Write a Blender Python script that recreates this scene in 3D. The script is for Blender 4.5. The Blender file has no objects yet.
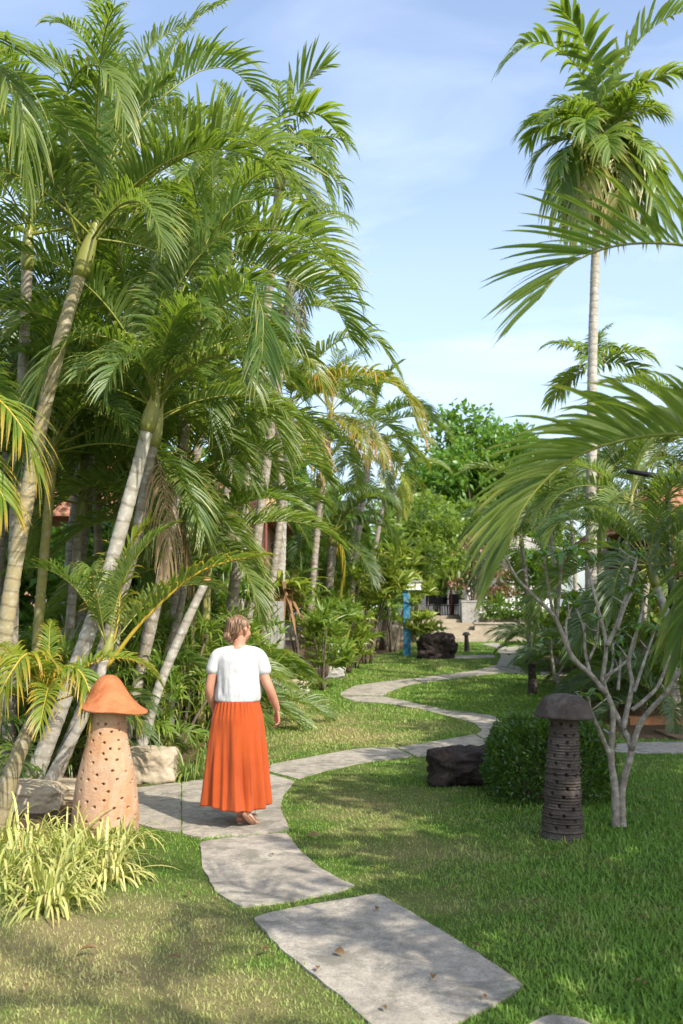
import bpy, math, random
import numpy as np
from mathutils import Vector, Matrix
R = math.radians
sc = bpy.context.scene
COL = sc.collection

# ------------------------------------------------------------------ camera
F_PX, CX, CY, HOR = 995.6, 341.5, 512.0, 612.0
CAMZ = 1.67
TILT = math.atan((HOR - CY) / F_PX)
cam_d = bpy.data.cameras.new('camera'); cam = bpy.data.objects.new('camera', cam_d); COL.objects.link(cam)
cam_d.sensor_fit = 'VERTICAL'; cam_d.sensor_height = 36; cam_d.lens = 35
cam_d.clip_start = .05; cam_d.clip_end = 2000
cam_d.dof.use_dof = True; cam_d.dof.focus_distance = 7.9; cam_d.dof.aperture_fstop = 3.2
cam.location = (0, 0, CAMZ); cam.rotation_euler = (math.pi / 2 + TILT, 0, 0)
sc.camera = cam

def gz(x, y):
    s = np.clip((np.asarray(y, float) - 14) / 28.0, 0, 1)
    return .45 * s * s * (3 - 2 * s)
def W(px, py, Y):
    """the point of the place seen at a pixel of the photograph, Y metres ahead"""
    u = (px - CX) / F_PX; v = (CY - py) / F_PX
    dy = math.cos(TILT) - v * math.sin(TILT); dz = math.sin(TILT) + v * math.cos(TILT)
    k = Y / dy
    return Vector((u * k, Y, CAMZ + dz * k))
def G(px, py):
    u = (px - CX) / F_PX; v = (CY - py) / F_PX
    dy = math.cos(TILT) - v * math.sin(TILT); dz = math.sin(TILT) + v * math.cos(TILT)
    z = 0.
    for _ in range(40):
        k = (z - CAMZ) / dz; z = .5 * z + .5 * float(gz(0, k * dy))
    return Vector((u * k, k * dy, z))
def project(x, y, z):
    dy = y; dz = z - CAMZ
    d = dy * math.cos(TILT) + dz * math.sin(TILT); up = -dy * math.sin(TILT) + dz * math.cos(TILT)
    return CX + F_PX * x / d, CY - F_PX * up / d
SUN_AZ = np.array([.655, -.755]); SUN_EL = R(42)

# ------------------------------------------------------------------ objects
def setp(o, label=None, cat=None, group=None, kind=None):
    if label: o['label'] = label
    if cat: o['category'] = cat
    if group: o['group'] = group
    if kind: o['kind'] = kind
    return o
def empty(name, loc, label, cat, group=None, rz=0):
    o = bpy.data.objects.new(name, None); COL.objects.link(o); o.location = loc; o.rotation_euler = (0, 0, rz)
    o.empty_display_size = .2
    return setp(o, label, cat, group)
def link(name, me, parent=None, loc=None, rot=None, scale=None):
    o = bpy.data.objects.new(name, me); COL.objects.link(o)
    if parent: o.parent = parent
    if loc is not None: o.location = loc
    if rot is not None: o.rotation_euler = rot
    if scale is not None: o.scale = scale if hasattr(scale, '__len__') else (scale,) * 3
    return o

class MB:
    """collects quads and polygons with point attributes, builds one mesh"""
    def __init__(s): s.V = []; s.F = []; s.M = []; s.A = {}; s.n = 0; s.poly = []; s.pm = []
    def add(s, V, F, mi=0, **attrs):
        V = np.asarray(V, float).reshape(-1, 3); F = np.asarray(F, int).reshape(-1, 4)
        s.V.append(V); s.F.append(F + s.n); s.M.append(np.full(len(F), mi)); 
        for k in set(list(s.A) + list(attrs)):
            lst = s.A.setdefault(k, [np.zeros(s.n)] if s.n else [])
            a = attrs.get(k)
            lst.append(np.zeros(len(V)) if a is None else np.broadcast_to(np.asarray(a, float).ravel(), (len(V),)))
        s.n += len(V); return s
    def polyg(s, V, faces, mi=0):
        V = np.asarray(V, float).reshape(-1, 3)
        s.add(V, np.zeros((0, 4), int))
        for f in faces: s.poly.append([i + s.n - len(V) for i in f]); s.pm.append(mi)
        return s
    def mesh(s, name, mats, smooth=True):
        V = np.concatenate(s.V); F = np.concatenate(s.F) if s.F else np.zeros((0, 4), int)
        me = bpy.data.meshes.new(name)
        me.vertices.add(len(V)); me.vertices.foreach_set('co', V.ravel().astype(np.float32))
        nq = len(F); extra = [i for f in s.poly for i in f]
        loops = np.concatenate([F.ravel(), np.array(extra, int)]).astype(np.int32)
        starts = np.concatenate([np.arange(nq) * 4, nq * 4 + np.cumsum([0] + [len(f) for f in s.poly])[:-1]] if s.poly else [np.arange(nq) * 4]).astype(np.int32)
        me.loops.add(len(loops)); me.loops.foreach_set('vertex_index', loops)
        me.polygons.add(len(starts)); me.polygons.foreach_set('loop_start', starts)
        mi = np.concatenate(s.M + [np.array(s.pm, int)]).astype(np.int32)
        me.polygons.foreach_set('material_index', mi)
        me.polygons.foreach_set('use_smooth', np.full(len(starts), smooth, bool))
        for k, l in s.A.items():
            a = me.attributes.new(k, 'FLOAT', 'POINT'); a.data.foreach_set('value', np.concatenate(l).astype(np.float32))
        for m in (mats if isinstance(mats, (list, tuple)) else [mats]): me.materials.append(m)
        me.update(calc_edges=True); me.validate()
        return me
    def obj(s, name, mats, parent=None, smooth=True, **k): return link(name, s.mesh(name, mats, smooth), parent, **k)

def nrm(a): return a / np.maximum(np.linalg.norm(a, axis=-1, keepdims=True), 1e-9)
def grid_faces(nu, nv, wrap=False):
    """faces of an nv x nu grid of vertices (row major)"""
    i = np.arange(nv - 1)[:, None]; j = np.arange(nu if wrap else nu - 1)[None, :]; j2 = (j + 1) % nu
    return np.stack([i * nu + j, i * nu + j2, (i + 1) * nu + j2, (i + 1) * nu + j], -1).reshape(-1, 4)

def spline(P, step=None, n=None):
    P = np.array([list(p) for p in P], float)
    if len(P) == 2: P = np.array([P[0], (P[0] + P[1]) / 2, P[1]])
    Q = np.vstack([2 * P[0] - P[1], P, 2 * P[-1] - P[-2]]); out = []
    for i in range(1, len(Q) - 2):
        t = np.linspace(0, 1, 16, endpoint=False)[:, None]
        a, b, c, d = Q[i - 1], Q[i], Q[i + 1], Q[i + 2]
        out.append(.5 * (2 * b + (c - a) * t + (2 * a - 5 * b + 4 * c - d) * t ** 2 + (3 * b - a - 3 * c + d) * t ** 3))
    C = np.vstack(out + [P[-1:]]); L = np.concatenate([[0], np.cumsum(np.linalg.norm(np.diff(C, axis=0), axis=1))])
    if n is None: n = max(3, int(L[-1] / step) + 1)
    u = np.linspace(0, L[-1], n)
    return np.stack([np.interp(u, L, C[:, k]) for k in range(3)], 1), u

def tube(mb, C, r, ns=8, mi=0, cap=True, **attrs):
    C = np.asarray(C, float); r = np.broadcast_to(np.asarray(r, float), (len(C),))
    T = nrm(np.gradient(C, axis=0)); ref = np.array([0, 0, 1.]) if abs(T[0][2]) < .9 else np.array([0, 1., 0])
    Ns = []; n = nrm(np.cross(T[0], ref))
    for t in T:
        n = nrm(n - t * np.dot(n, t)); Ns.append(n)
    Ns = np.array(Ns); B = np.cross(T, Ns)
    a = np.linspace(0, 2 * math.pi, ns, endpoint=False)
    V = C[:, None] + r[:, None, None] * (Ns[:, None] * np.cos(a)[None, :, None] + B[:, None] * np.sin(a)[None, :, None])
    at = {k: np.repeat(np.broadcast_to(v, (len(C),)), ns) for k, v in attrs.items()}
    mb.add(V, grid_faces(ns, len(C), True), mi, **at)
    if cap:
        mb.poly.append([mb.n - ns + k for k in range(ns)]); mb.pm.append(mi)
        mb.poly.append([mb.n - ns * len(C) + k for k in range(ns)][::-1]); mb.pm.append(mi)
    return mb

def strips(mb, base, dr, wd, L, Wd, droop, nseg=4, prof='lance', fold=0, mi=0, rnd=None, rng=np.random):
    base = np.asarray(base, float); N = len(base); dr = nrm(np.asarray(dr, float))
    wd = np.asarray(wd, float); wd = nrm(wd - dr * np.sum(wd * dr, -1, keepdims=True))
    L = np.broadcast_to(np.asarray(L, float), (N,)); Wd = np.broadcast_to(np.asarray(Wd, float), (N,)); droop = np.broadcast_to(np.asarray(droop, float), (N,))
    s = np.linspace(0, 1, nseg + 1)
    if prof == 'lance': w = (s + .04) ** .45 * (1.0 - s) ** .75
    elif prof == 'strap': w = (1 - s ** 3) * (s + .35) ** .4
    elif prof == 'leaf': w = np.sin(np.pi * np.clip(s * .9 + .06, 0, 1)) ** .9
    elif prof == 'blade': w = 1 - s ** 1.5
    w = np.maximum(w / w.max(), .03)
    c = base[:, None] + dr[:, None] * (L[:, None] * (s[None] - .3 * np.clip(droop, 0, 1.2)[:, None] * s[None] ** 2))[..., None]
    c[..., 2] -= (droop * L)[:, None] * (s ** 2.4)[None] * .95
    hw = .5 * Wd[:, None] * w[None]
    if fold:
        nn = nrm(np.cross(dr, wd)); nn[nn[:, 2] < 0] *= -1
        off = nn[:, None] * (hw * fold)[..., None]
        V = np.stack([c - wd[:, None] * hw[..., None] + off, c, c + wd[:, None] * hw[..., None] + off], 2); k = 3
    else:
        V = np.stack([c - wd[:, None] * hw[..., None], c + wd[:, None] * hw[..., None]], 2); k = 2
    f = grid_faces(k, nseg + 1)
    Fs = (np.arange(N) * (k * (nseg + 1)))[:, None, None] + f[None]
    if rnd is None: rnd = rng.rand(N)
    mb.add(V, Fs, mi, tip=np.broadcast_to(s[None, :, None], V.shape[:3]), rnd=np.broadcast_to(np.asarray(rnd)[:, None, None], V.shape[:3]))
    return mb

def box(mb, c, d, mi=0, rz=0, taper=1., bev=0):
    x, y, z = [v / 2 for v in d]; cs, sn = math.cos(rz), math.sin(rz)
    V = []
    for zz, t in ((-z, 1), (z, taper)):
        for a, b in ((-x, -y), (x, -y), (x, y), (-x, y)):
            a *= t; b *= t; V.append((c[0] + a * cs - b * sn, c[1] + a * sn + b * cs, c[2] + zz))
    return mb.add(V, [(3, 2, 1, 0), (4, 5, 6, 7), (0, 1, 5, 4), (1, 2, 6, 5), (2, 3, 7, 6), (3, 0, 4, 7)], mi)

# smooth value noise in numpy
_NT = np.random.RandomState(7).rand(64, 64, 16)
def vnoise(x, y, z=0., sc_=1.):
    x = np.asarray(x, float) * sc_ + 100; y = np.asarray(y, float) * sc_ + 100; z = np.asarray(z, float) * sc_ + 100
    x, y, z = np.broadcast_arrays(x, y, z)
    i, j, k = [np.floor(q).astype(int) for q in (x, y, z)]; f = [q - np.floor(q) for q in (x, y, z)]
    f = [q * q * (3 - 2 * q) for q in f]; r = 0
    for a in (0, 1):
        for b in (0, 1):
            for c in (0, 1):
                r = r + _NT[(i + a) % 64, (j + b) % 64, (k + c) % 16] * (f[0] if a else 1 - f[0]) * (f[1] if b else 1 - f[1]) * (f[2] if c else 1 - f[2])
    return r
def fbm(x, y, z=0., sc_=1., o=4):
    return sum(vnoise(np.asarray(x) + 7.1 * k, np.asarray(y) + 3.3 * k, z, sc_ * 2 ** k) * .5 ** k for k in range(o)) / sum(.5 ** k for k in range(o))

# ------------------------------------------------------------------ materials
class NT:
    def __init__(s, name):
        s.m = bpy.data.materials.new(name); s.m.use_nodes = True; s.t = s.m.node_tree; s.t.nodes.clear()
        s.out = s.n('ShaderNodeOutputMaterial')
    def n(s, typ, **k):
        nd = s.t.nodes.new(typ)
        for a, v in k.items(): setattr(nd, a, v)
        return nd
    def l(s, a, b): s.t.links.new(a, b)
    def put(s, inp, v):
        if isinstance(v, bpy.types.NodeSocket): s.l(v, inp)
        elif isinstance(v, (tuple, list)) and len(v) == 3 and inp.type == 'RGBA': inp.default_value = (*v, 1)
        else: inp.default_value = v
    def math(s, op, a, b=0., clamp=False):
        nd = s.n('ShaderNodeMath', operation=op, use_clamp=clamp); s.put(nd.inputs[0], a); s.put(nd.inputs[1], b); return nd.outputs[0]
    def mix(s, f, a, b, mode='MIX'):
        nd = s.n('ShaderNodeMix', data_type='RGBA', blend_type=mode); s.put(nd.inputs[0], f); s.put(nd.inputs[6], a); s.put(nd.inputs[7], b); return nd.outputs[2]
    def noise(s, scale, detail=4, rough=.55, vec=None, dist=0.):
        nd = s.n('ShaderNodeTexNoise'); nd.inputs['Scale'].default_value = scale; nd.inputs['Detail'].default_value = detail; nd.inputs['Roughness'].default_value = rough; nd.inputs['Distortion'].default_value = dist
        if vec is not None: s.l(vec, nd.inputs['Vector'])
        return nd.outputs['Fac']
    def ramp(s, f, stops):
        nd = s.n('ShaderNodeValToRGB'); s.l(f, nd.inputs[0]); e = nd.color_ramp.elements
        while len(e) < len(stops): e.new(.5)
        for q, (p, c) in zip(e, stops):
            q.position = p; q.color = (*c, 1) if hasattr(c, '__len__') else (c, c, c, 1)
        return nd.outputs[0]
    def attr(s, name): return s.n('ShaderNodeAttribute', attribute_name=name).outputs['Fac']
    def obj(s, sx=1, sy=1, sz=1):
        tc = s.n('ShaderNodeTexCoord').outputs['Object']
        mp = s.n('ShaderNodeMapping'); s.l(tc, mp.inputs['Vector']); mp.inputs['Scale'].default_value = (sx, sy, sz); return mp.outputs[0]
    def geo(s): return s.n('ShaderNodeNewGeometry').outputs['Position']
    def oi(s): return s.n('ShaderNodeObjectInfo').outputs['Random']
    def bump(s, h, strength=.3, dist=.02):
        nd = s.n('ShaderNodeBump'); nd.inputs['Strength'].default_value = strength; nd.inputs['Distance'].default_value = dist; s.l(h, nd.inputs['Height']); return nd.outputs[0]
    def done(s, col, rough=.7, bump=None, spec=.4, metal=0., trans=0., tcol=None, sheen=0., emit=None):
        p = s.n('ShaderNodeBsdfPrincipled'); s.put(p.inputs['Base Color'], col); s.put(p.inputs['Roughness'], rough)
        p.inputs['Specular IOR Level'].default_value = spec; p.inputs['Metallic'].default_value = metal
        if sheen: p.inputs['Sheen Weight'].default_value = sheen
        if bump is not None: s.l(bump, p.inputs['Normal'])
        o = p.outputs[0]
        if trans:
            tr = s.n('ShaderNodeBsdfTranslucent'); s.put(tr.inputs[0], tcol if tcol is not None else col)
            mx = s.n('ShaderNodeMixShader'); mx.inputs[0].default_value = trans; s.l(o, mx.inputs[1]); s.l(tr.outputs[0], mx.inputs[2]); o = mx.outputs[0]
        s.l(o, s.out.inputs['Surface']); return s.m

def leaf_mat(name, a, b, tip=None, tip0=.75, dry=None, dryf=.0, rough=.38, spec=.5, trans=.3, stripe=None):
    """a..b by leaf and plant, yellowed or scorched tips, a few dry leaves"""
    m = NT(name); rn = m.attr('rnd'); t = m.attr('tip')
    pl = m.math('MULTIPLY', m.math('ADD', m.oi(), m.math('ADD', rn, m.noise(1.7, 3, vec=m.obj()))), .3333)
    f = m.n('ShaderNodeMapRange'); m.l(pl, f.inputs[0]); f.inputs[1].default_value = .25; f.inputs[2].default_value = .75
    c = m.mix(f.outputs[0], a, b)
    if tip is not None:
        e = m.n('ShaderNodeMapRange'); m.l(m.math('ADD', t, m.math('MULTIPLY', m.math('SUBTRACT', rn, .5), .5)), e.inputs[0]); e.inputs[1].default_value = tip0; e.inputs[2].default_value = 1.05
        c = m.mix(e.outputs[0], c, tip)
    if dry is not None:
        c = m.mix(m.math('LESS_THAN', rn, dryf), c, dry)
    tc = m.mix(.55, c, (.30, .42, .03), 'MIX'); tc = m.mix(1., tc, (1.5, 1.5, 1.0), 'MULTIPLY')
    return m.done(c, rough, None, spec, trans=trans, tcol=tc)

def simple_mat(name, stops, scale=6, rough=.8, bs=.3, bd=.01, bscale=None, spec=.3, det=6, vec=(1, 1, 1), sheen=0.):
    m = NT(name); v = m.obj(*vec); n = m.noise(scale, det, .6, v); c = m.ramp(n, stops)
    h = m.noise(bscale or scale * 4, 6, .65, v)
    return m.done(c, rough, m.bump(h, bs, bd), spec, sheen=sheen)

M = {}
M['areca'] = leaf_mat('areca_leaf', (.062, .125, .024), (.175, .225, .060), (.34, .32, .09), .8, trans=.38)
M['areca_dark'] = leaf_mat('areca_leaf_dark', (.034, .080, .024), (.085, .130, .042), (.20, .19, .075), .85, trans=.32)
M['areca_sun'] = leaf_mat('areca_leaf_yellowed', (.10, .17, .018), (.24, .27, .022), (.46, .27, .03), .5, trans=.3)
M['areca_orange'] = leaf_mat('areca_leaf_scorched', (.14, .18, .02), (.24, .21, .025), (.50, .22, .04), .55, trans=.3)
M['catechu'] = leaf_mat('betel_palm_leaf', (.07, .15, .026), (.19, .26, .05), (.30, .27, .07), .7, trans=.35)
M['catechu_old'] = leaf_mat('betel_palm_old_leaf', (.10, .16, .03), (.26, .24, .06), (.42, .30, .12), .5, (.38, .27, .14), .2, trans=.3)
M['shrub'] = leaf_mat('shrub_leaf', (.075, .155, .022), (.17, .25, .04), (.24, .24, .04), .85, trans=.3)
M['lime'] = leaf_mat('lime_leaf', (.15, .23, .03), (.29, .34, .05), (.34, .30, .05), .75, trans=.32)
M['fern'] = leaf_mat('fern_leaf', (.09, .18, .025), (.20, .28, .045), (.3, .27, .05), .8, trans=.32)
M['tree'] = leaf_mat('tree_leaf', (.05, .14, .018), (.115, .235, .03), trans=.32)
M['tree_lime'] = leaf_mat('light_tree_leaf', (.09, .165, .024), (.19, .26, .04), trans=.32)
M['boxleaf'] = leaf_mat('box_hedge_leaf', (.035, .09, .014), (.11, .20, .03), trans=.22)
M['spider'] = leaf_mat('spider_plant_leaf', (.27, .32, .07), (.62, .57, .22), (.48, .38, .13), .8, rough=.45, trans=.25)
M['spidergreen'] = leaf_mat('striped_grass_leaf', (.14, .22, .05), (.34, .38, .12), (.4, .36, .1), .8, trans=.25)
M['bougain'] = leaf_mat('bougainvillea_leaf', (.10, .055, .03), (.22, .10, .08), (.34, .16, .13), .5, (.06, .11, .02), .32, trans=.2)
M['plumeria'] = leaf_mat('plumeria_leaf', (.07, .16, .03), (.15, .26, .05), trans=.3, rough=.3)
M['deadleaf'] = leaf_mat('dead_leaf', (.10, .055, .028), (.21, .12, .06), (.26, .16, .08), .6, trans=.1, rough=.8, spec=.2)

def rachis_mat():
    m = NT('frond_stalk'); c = m.mix(m.noise(3, vec=m.obj()), (.25, .24, .04), (.16, .20, .03)); return m.done(c, .45, None, .4)
M['rachis'] = rachis_mat()
def rachis_y():
    m = NT('yellow_frond_stalk'); c = m.mix(m.noise(3, vec=m.obj()), (.46, .30, .04), (.34, .28, .03)); return m.done(c, .45, None, .4)
M['rachis_y'] = rachis_y()
def trunk_mat(name, a, b, ring, lichen, sp=.13):
    m = NT(name); l = m.attr('len'); v = m.obj()
    w = m.math('FRACT', m.math('ADD', m.math('DIVIDE', l, sp), m.math('MULTIPLY', m.noise(4, 3, vec=v), .9)))
    rg = m.ramp(w, [(0, 1.), (.10, .8), (.2, 0.), (1, 0.)])
    c = m.ramp(m.noise(7, 6, .65, v), [(.3, a), (.7, b)])
    c = m.mix(m.ramp(m.noise(15, 5, .7, v), [(.52, 0.), (.64, .85)]), c, lichen)
    c = m.mix(m.math('MULTIPLY', rg, .5), c, ring)
    return m.done(c, .75, m.bump(m.math('ADD', m.noise(40, 5, .7, v), m.math('MULTIPLY', rg, -.6)), .5, .012), .3)
M['trunk'] = trunk_mat('areca_trunk', (.20, .165, .12), (.33, .29, .23), (.15, .11, .075), (.47, .45, .40))
M['trunk_pale'] = trunk_mat('pale_palm_trunk', (.29, .26, .21), (.42, .39, .33), (.19, .16, .12), (.54, .52, .47), .16)
M['trunk_green'] = trunk_mat('green_palm_trunk', (.22, .22, .06), (.34, .30, .10), (.36, .30, .2), (.40, .36, .2), .2)
M['trunk_ochre'] = trunk_mat('ochre_palm_trunk', (.25, .23, .13), (.36, .29, .16), (.17, .13, .08), (.42, .38, .3), .12)
M['shaft'] = simple_mat('crownshaft_skin', [(.3, (.16, .19, .04)), (.7, (.30, .28, .07))], 5, .4, .1, .005, spec=.5, vec=(1, 1, .3))
M['fibre'] = simple_mat('old_leaf_fibre', [(.3, (.07, .045, .03)), (.7, (.20, .13, .08))], 22, .95, .8, .03, vec=(1, 1, .2))
M['bark'] = simple_mat('tree_bark', [(.3, (.09, .07, .05)), (.7, (.2, .16, .12))], 12, .9, .7, .02, vec=(1, 1, .3))
M['plum_bark'] = simple_mat('plumeria_bark', [(.3, (.17, .135, .105)), (.5, (.30, .26, .21)), (.7, (.46, .425, .37))], 20, .8, .9, .012)
M['rachis_d'] = simple_mat('dead_frond_stalk', [(.3, (.16, .10, .05)), (.7, (.30, .21, .12))], 8, .8, .2, .004)
M['deadfrond'] = leaf_mat('dead_palm_leaf', (.17, .11, .055), (.33, .24, .13), (.38, .28, .16), .6, trans=.15, rough=.8, spec=.2)

def path_mat():
    m = NT('worn_concrete'); p = m.geo()
    big = m.noise(1.3, 5, .6, p); fine = m.noise(75, 8, .75, p); mid = m.noise(11, 9, .75, p, .4)
    c = m.ramp(big, [(.3, (.39, .345, .275)), (.7, (.50, .45, .365))])
    c = m.mix(m.ramp(mid, [(.40, .0), (.64, .9)]), c, (.235, .21, .175))
    c = m.mix(m.ramp(m.noise(3.1, 5, .7, p, 1.), [(.50, 0.), (.62, .75)]), c, (.17, .16, .125))
    c = m.mix(m.ramp(fine, [(.36, .75), (.5, .0)]), c, (.14, .13, .12))
    c = m.mix(m.math('MULTIPLY', m.attr('edge'), m.ramp(m.noise(11, 4, .6, p), [(.35, 0.), (.6, .9)])), c, (.095, .10, .055))
    vo = m.n('ShaderNodeTexVoronoi', feature='DISTANCE_TO_EDGE'); m.l(p, vo.inputs['Vector']); vo.inputs['Scale'].default_value = .9
    return m.done(c, .88, m.bump(m.math('ADD', fine, m.math('MULTIPLY', mid, 1.5)), .6, .008), .25)
M['path'] = path_mat()
def ground_mat():
    m = NT('lawn_soil'); p = m.geo(); d = m.attr('dry'); lit = m.attr('bed')
    n = m.noise(9, 7, .7, p); f = m.noise(70, 5, .7, p)
    g = m.mix(n, (.05, .10, .018), (.11, .17, .03)); s = m.mix(f, (.20, .16, .07), (.36, .30, .145))
    c = m.mix(m.math('ADD', d, m.math('MULTIPLY', m.math('SUBTRACT', n, .5), .8), True), g, s)
    so = m.ramp(f, [(.3, (.055, .038, .022)), (.55, (.14, .095, .055)), (.75, (.25, .18, .11))])
    c = m.mix(lit, c, so)
    return m.done(c, .95, m.bump(m.math('ADD', n, f), .8, .03), .1)
M['ground'] = ground_mat()
def blade_mat():
    m = NT('grass_blade'); d = m.attr('dry'); r = m.attr('rnd')
    g = m.mix(r, (.10, .235, .026), (.25, .385, .062)); s = m.mix(r, (.34, .33, .10), (.60, .55, .25))
    c = m.mix(d, g, s)
    return m.done(c, .55, None, .3, trans=.3, tcol=m.mix(.5, c, (.3, .42, .05)))
M['grass'] = blade_mat()
M['terracotta'] = None
def terracotta(name, lo, hi, stain, grain):
    m = NT(name); v = m.obj(); z = m.n('ShaderNodeSeparateXYZ'); m.l(m.n('ShaderNodeTexCoord').outputs['Object'], z.inputs[0])
    c = m.ramp(m.noise(4, 5, .6, v), [(.32, lo), (.68, hi)])
    c = m.mix(m.ramp(m.noise(3.1, 8, .7, v, .9), [(.46, 0.), (.60, .95)]), c, stain)
    c = m.mix(m.ramp(m.noise(48, 4, .7, v), [(.52, 0.), (.72, .4)]), c, grain)
    c = m.mix(m.ramp(m.noise(6, 8, .75, m.obj(1, 1, .35)), [(.55, 0.), (.72, .55)]), c, tuple(q * .45 for q in lo))
    return m.done(c, .8, m.bump(m.math('ADD', m.noise(70, 5, .7, v), m.noise(22, 4, .6, v)), .7, .009), .3)
M['clay'] = terracotta('pale_terracotta', (.42, .25, .15), (.50, .345, .235), (.46, .24, .12), (.24, .13, .075))
M['clay_cap'] = terracotta('orange_terracotta', (.44, .150, .055), (.51, .205, .09), (.36, .105, .035), (.25, .12, .065))
M['darkclay'] = terracotta('dark_weathered_clay', (.045, .034, .028), (.085, .064, .052), (.12, .10, .085), (.17, .15, .13))
M['pot'] = terracotta('plant_pot_clay', (.36, .16, .07), (.45, .22, .1), (.3, .16, .08), (.2, .12, .07))
M['rock'] = simple_mat('beige_sandstone', [(.3, (.30, .24, .16)), (.55, (.42, .35, .25)), (.75, (.48, .42, .32))], 4, .9, .7, .03, 14)
M['blackrock'] = simple_mat('black_lava_rock', [(.3, (.018, .013, .011)), (.6, (.055, .04, .033)), (.78, (.11, .09, .075))], 7, .92, 1., .06, 10)
M['conc'] = simple_mat('terrace_concrete', [(.3, (.26, .22, .16)), (.7, (.40, .35, .27))], 2.2, .9, .5, .01, 25)
M['white'] = simple_mat('white_paint', [(.3, (.72, .73, .74)), (.7, (.80, .80, .79))], 3, .6, .1, .004)
M['blue'] = simple_mat('blue_paint', [(.3, (.02, .13, .24)), (.52, (.03, .19, .33)), (.66, (.20, .25, .27))], 9, .5, .25, .004)
M['pink'] = simple_mat('pink_plaster', [(.3, (.50, .28, .21)), (.7, (.60, .36, .28))], 3, .9, .3, .006)
M['wood'] = simple_mat('red_brown_wood', [(.3, (.10, .028, .018)), (.7, (.19, .058, .034))], 5, .6, .3, .006, 30, vec=(1, 1, 8))
M['black'] = simple_mat('black_metal', [(.3, (.012, .012, .013)), (.7, (.022, .021, .022))], 8, .5, .1, .003)
M['dark'] = simple_mat('dark_furniture', [(.3, (.02, .02, .024)), (.7, (.04, .037, .04))], 8, .6, .2, .003)
M['thatch'] = simple_mat('thatch', [(.3, (.34, .22, .10)), (.7, (.58, .42, .24))], 20, .95, .8, .02, 60, vec=(1, 1, .15))
M['tile'] = simple_mat('clay_roof_tile', [(.3, (.30, .13, .075)), (.55, (.44, .21, .13)), (.75, (.54, .31, .21))], 7, .85, .5, .01, 30)
M['glass'] = simple_mat('dark_window', [(.3, (.015, .02, .02)), (.7, (.03, .035, .035))], 2, .1, .0, .001, spec=.6)
M['soil'] = simple_mat('bare_earth', [(.3, (.13, .075, .04)), (.7, (.26, .17, .10))], 6, .95, .8, .03, 25)
M['orange_l'] = simple_mat('orange_shade', [(.3, (.52, .22, .05)), (.7, (.62, .30, .09))], 9, .8, .2, .004)
M['grey'] = simple_mat('grey_stone', [(.3, (.26, .25, .23)), (.7, (.38, .37, .34))], 6, .85, .4, .008, 30)
# ------------------------------------------------------------------ world, sun
import bmesh
wd_ = bpy.data.worlds.new('World'); sc.world = wd_; wd_.use_nodes = True
wt = wd_.node_tree; wt.nodes.clear()
def wn(t, **k):
    nd = wt.nodes.new(t)
    for a, v in k.items(): setattr(nd, a, v)
    return nd
sky = wn('ShaderNodeTexSky', sky_type='NISHITA'); sky.sun_disc = False
sky.sun_elevation = SUN_EL; sky.sun_rotation = math.atan2(SUN_AZ[0], SUN_AZ[1]); sky.air_density = 1.0; sky.dust_density = 2.4; sky.ozone_density = 2.6
tc = wn('ShaderNodeTexCoord'); mp = wn('ShaderNodeMapping'); mp.inputs['Scale'].default_value = (1.1, 1.1, 3.6); mp.inputs['Rotation'].default_value = (R(8), R(-24), R(10))
wt.links.new(tc.outputs['Generated'], mp.inputs['Vector'])
cn = wn('ShaderNodeTexNoise'); cn.inputs['Scale'].default_value = 2.6; cn.inputs['Detail'].default_value = 9; cn.inputs['Roughness'].default_value = .55; cn.inputs['Distortion'].default_value = .9
wt.links.new(mp.outputs[0], cn.inputs['Vector'])
cr = wn('ShaderNodeValToRGB'); cr.color_ramp.elements[0].position = .47; cr.color_ramp.elements[1].position = .74
cr.color_ramp.elements[0].color = (.13, .13, .13, 1); cr.color_ramp.elements[1].color = (.30, .30, .30, 1)
wt.links.new(cn.outputs['Fac'], cr.inputs[0])
sx = wn('ShaderNodeSeparateXYZ'); wt.links.new(tc.outputs['Generated'], sx.inputs[0])
mr = wn('ShaderNodeMapRange'); wt.links.new(sx.outputs[2], mr.inputs[0]); mr.inputs[1].default_value = .33; mr.inputs[2].default_value = .47; mr.inputs[3].default_value = 1.; mr.inputs[4].default_value = .5
mm = wn('ShaderNodeMath', operation='MULTIPLY'); wt.links.new(cr.outputs[0], mm.inputs[0]); wt.links.new(mr.outputs[0], mm.inputs[1])
mx = wn('ShaderNodeMix', data_type='RGBA'); wt.links.new(mm.outputs[0], mx.inputs[0]); wt.links.new(sky.outputs[0], mx.inputs[6]); mx.inputs[7].default_value = (7.6, 8.0, 8.6, 1)
bg = wn('ShaderNodeBackground'); bg.inputs['Strength'].default_value = .14; wt.links.new(mx.outputs[2], bg.inputs[0])
wo = wn('ShaderNodeOutputWorld'); wt.links.new(bg.outputs[0], wo.inputs[0])
sd = bpy.data.lights.new('sun', 'SUN'); sd.energy = 3.1; sd.angle = R(.55); sd.color = (1, .93, .82)
so = bpy.data.objects.new('sun', sd); COL.objects.link(so)
dv = Vector((SUN_AZ[0] * math.cos(SUN_EL), SUN_AZ[1] * math.cos(SUN_EL), math.sin(SUN_EL)))
so.rotation_euler = dv.to_track_quat('Z', 'Y').to_euler(); so.location = (6, -8, 14)
sc.view_settings.view_transform = 'Standard'; sc.view_settings.look = 'None'; sc.view_settings.gamma = 1; sc.view_settings.exposure = 1.08
sc.view_settings.use_curve_mapping = False
sc.cycles.use_denoising = True; sc.cycles.max_bounces = 7; sc.cycles.diffuse_bounces = 4; sc.cycles.transmission_bounces = 4; sc.cycles.sample_clamp_indirect = 8

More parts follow.
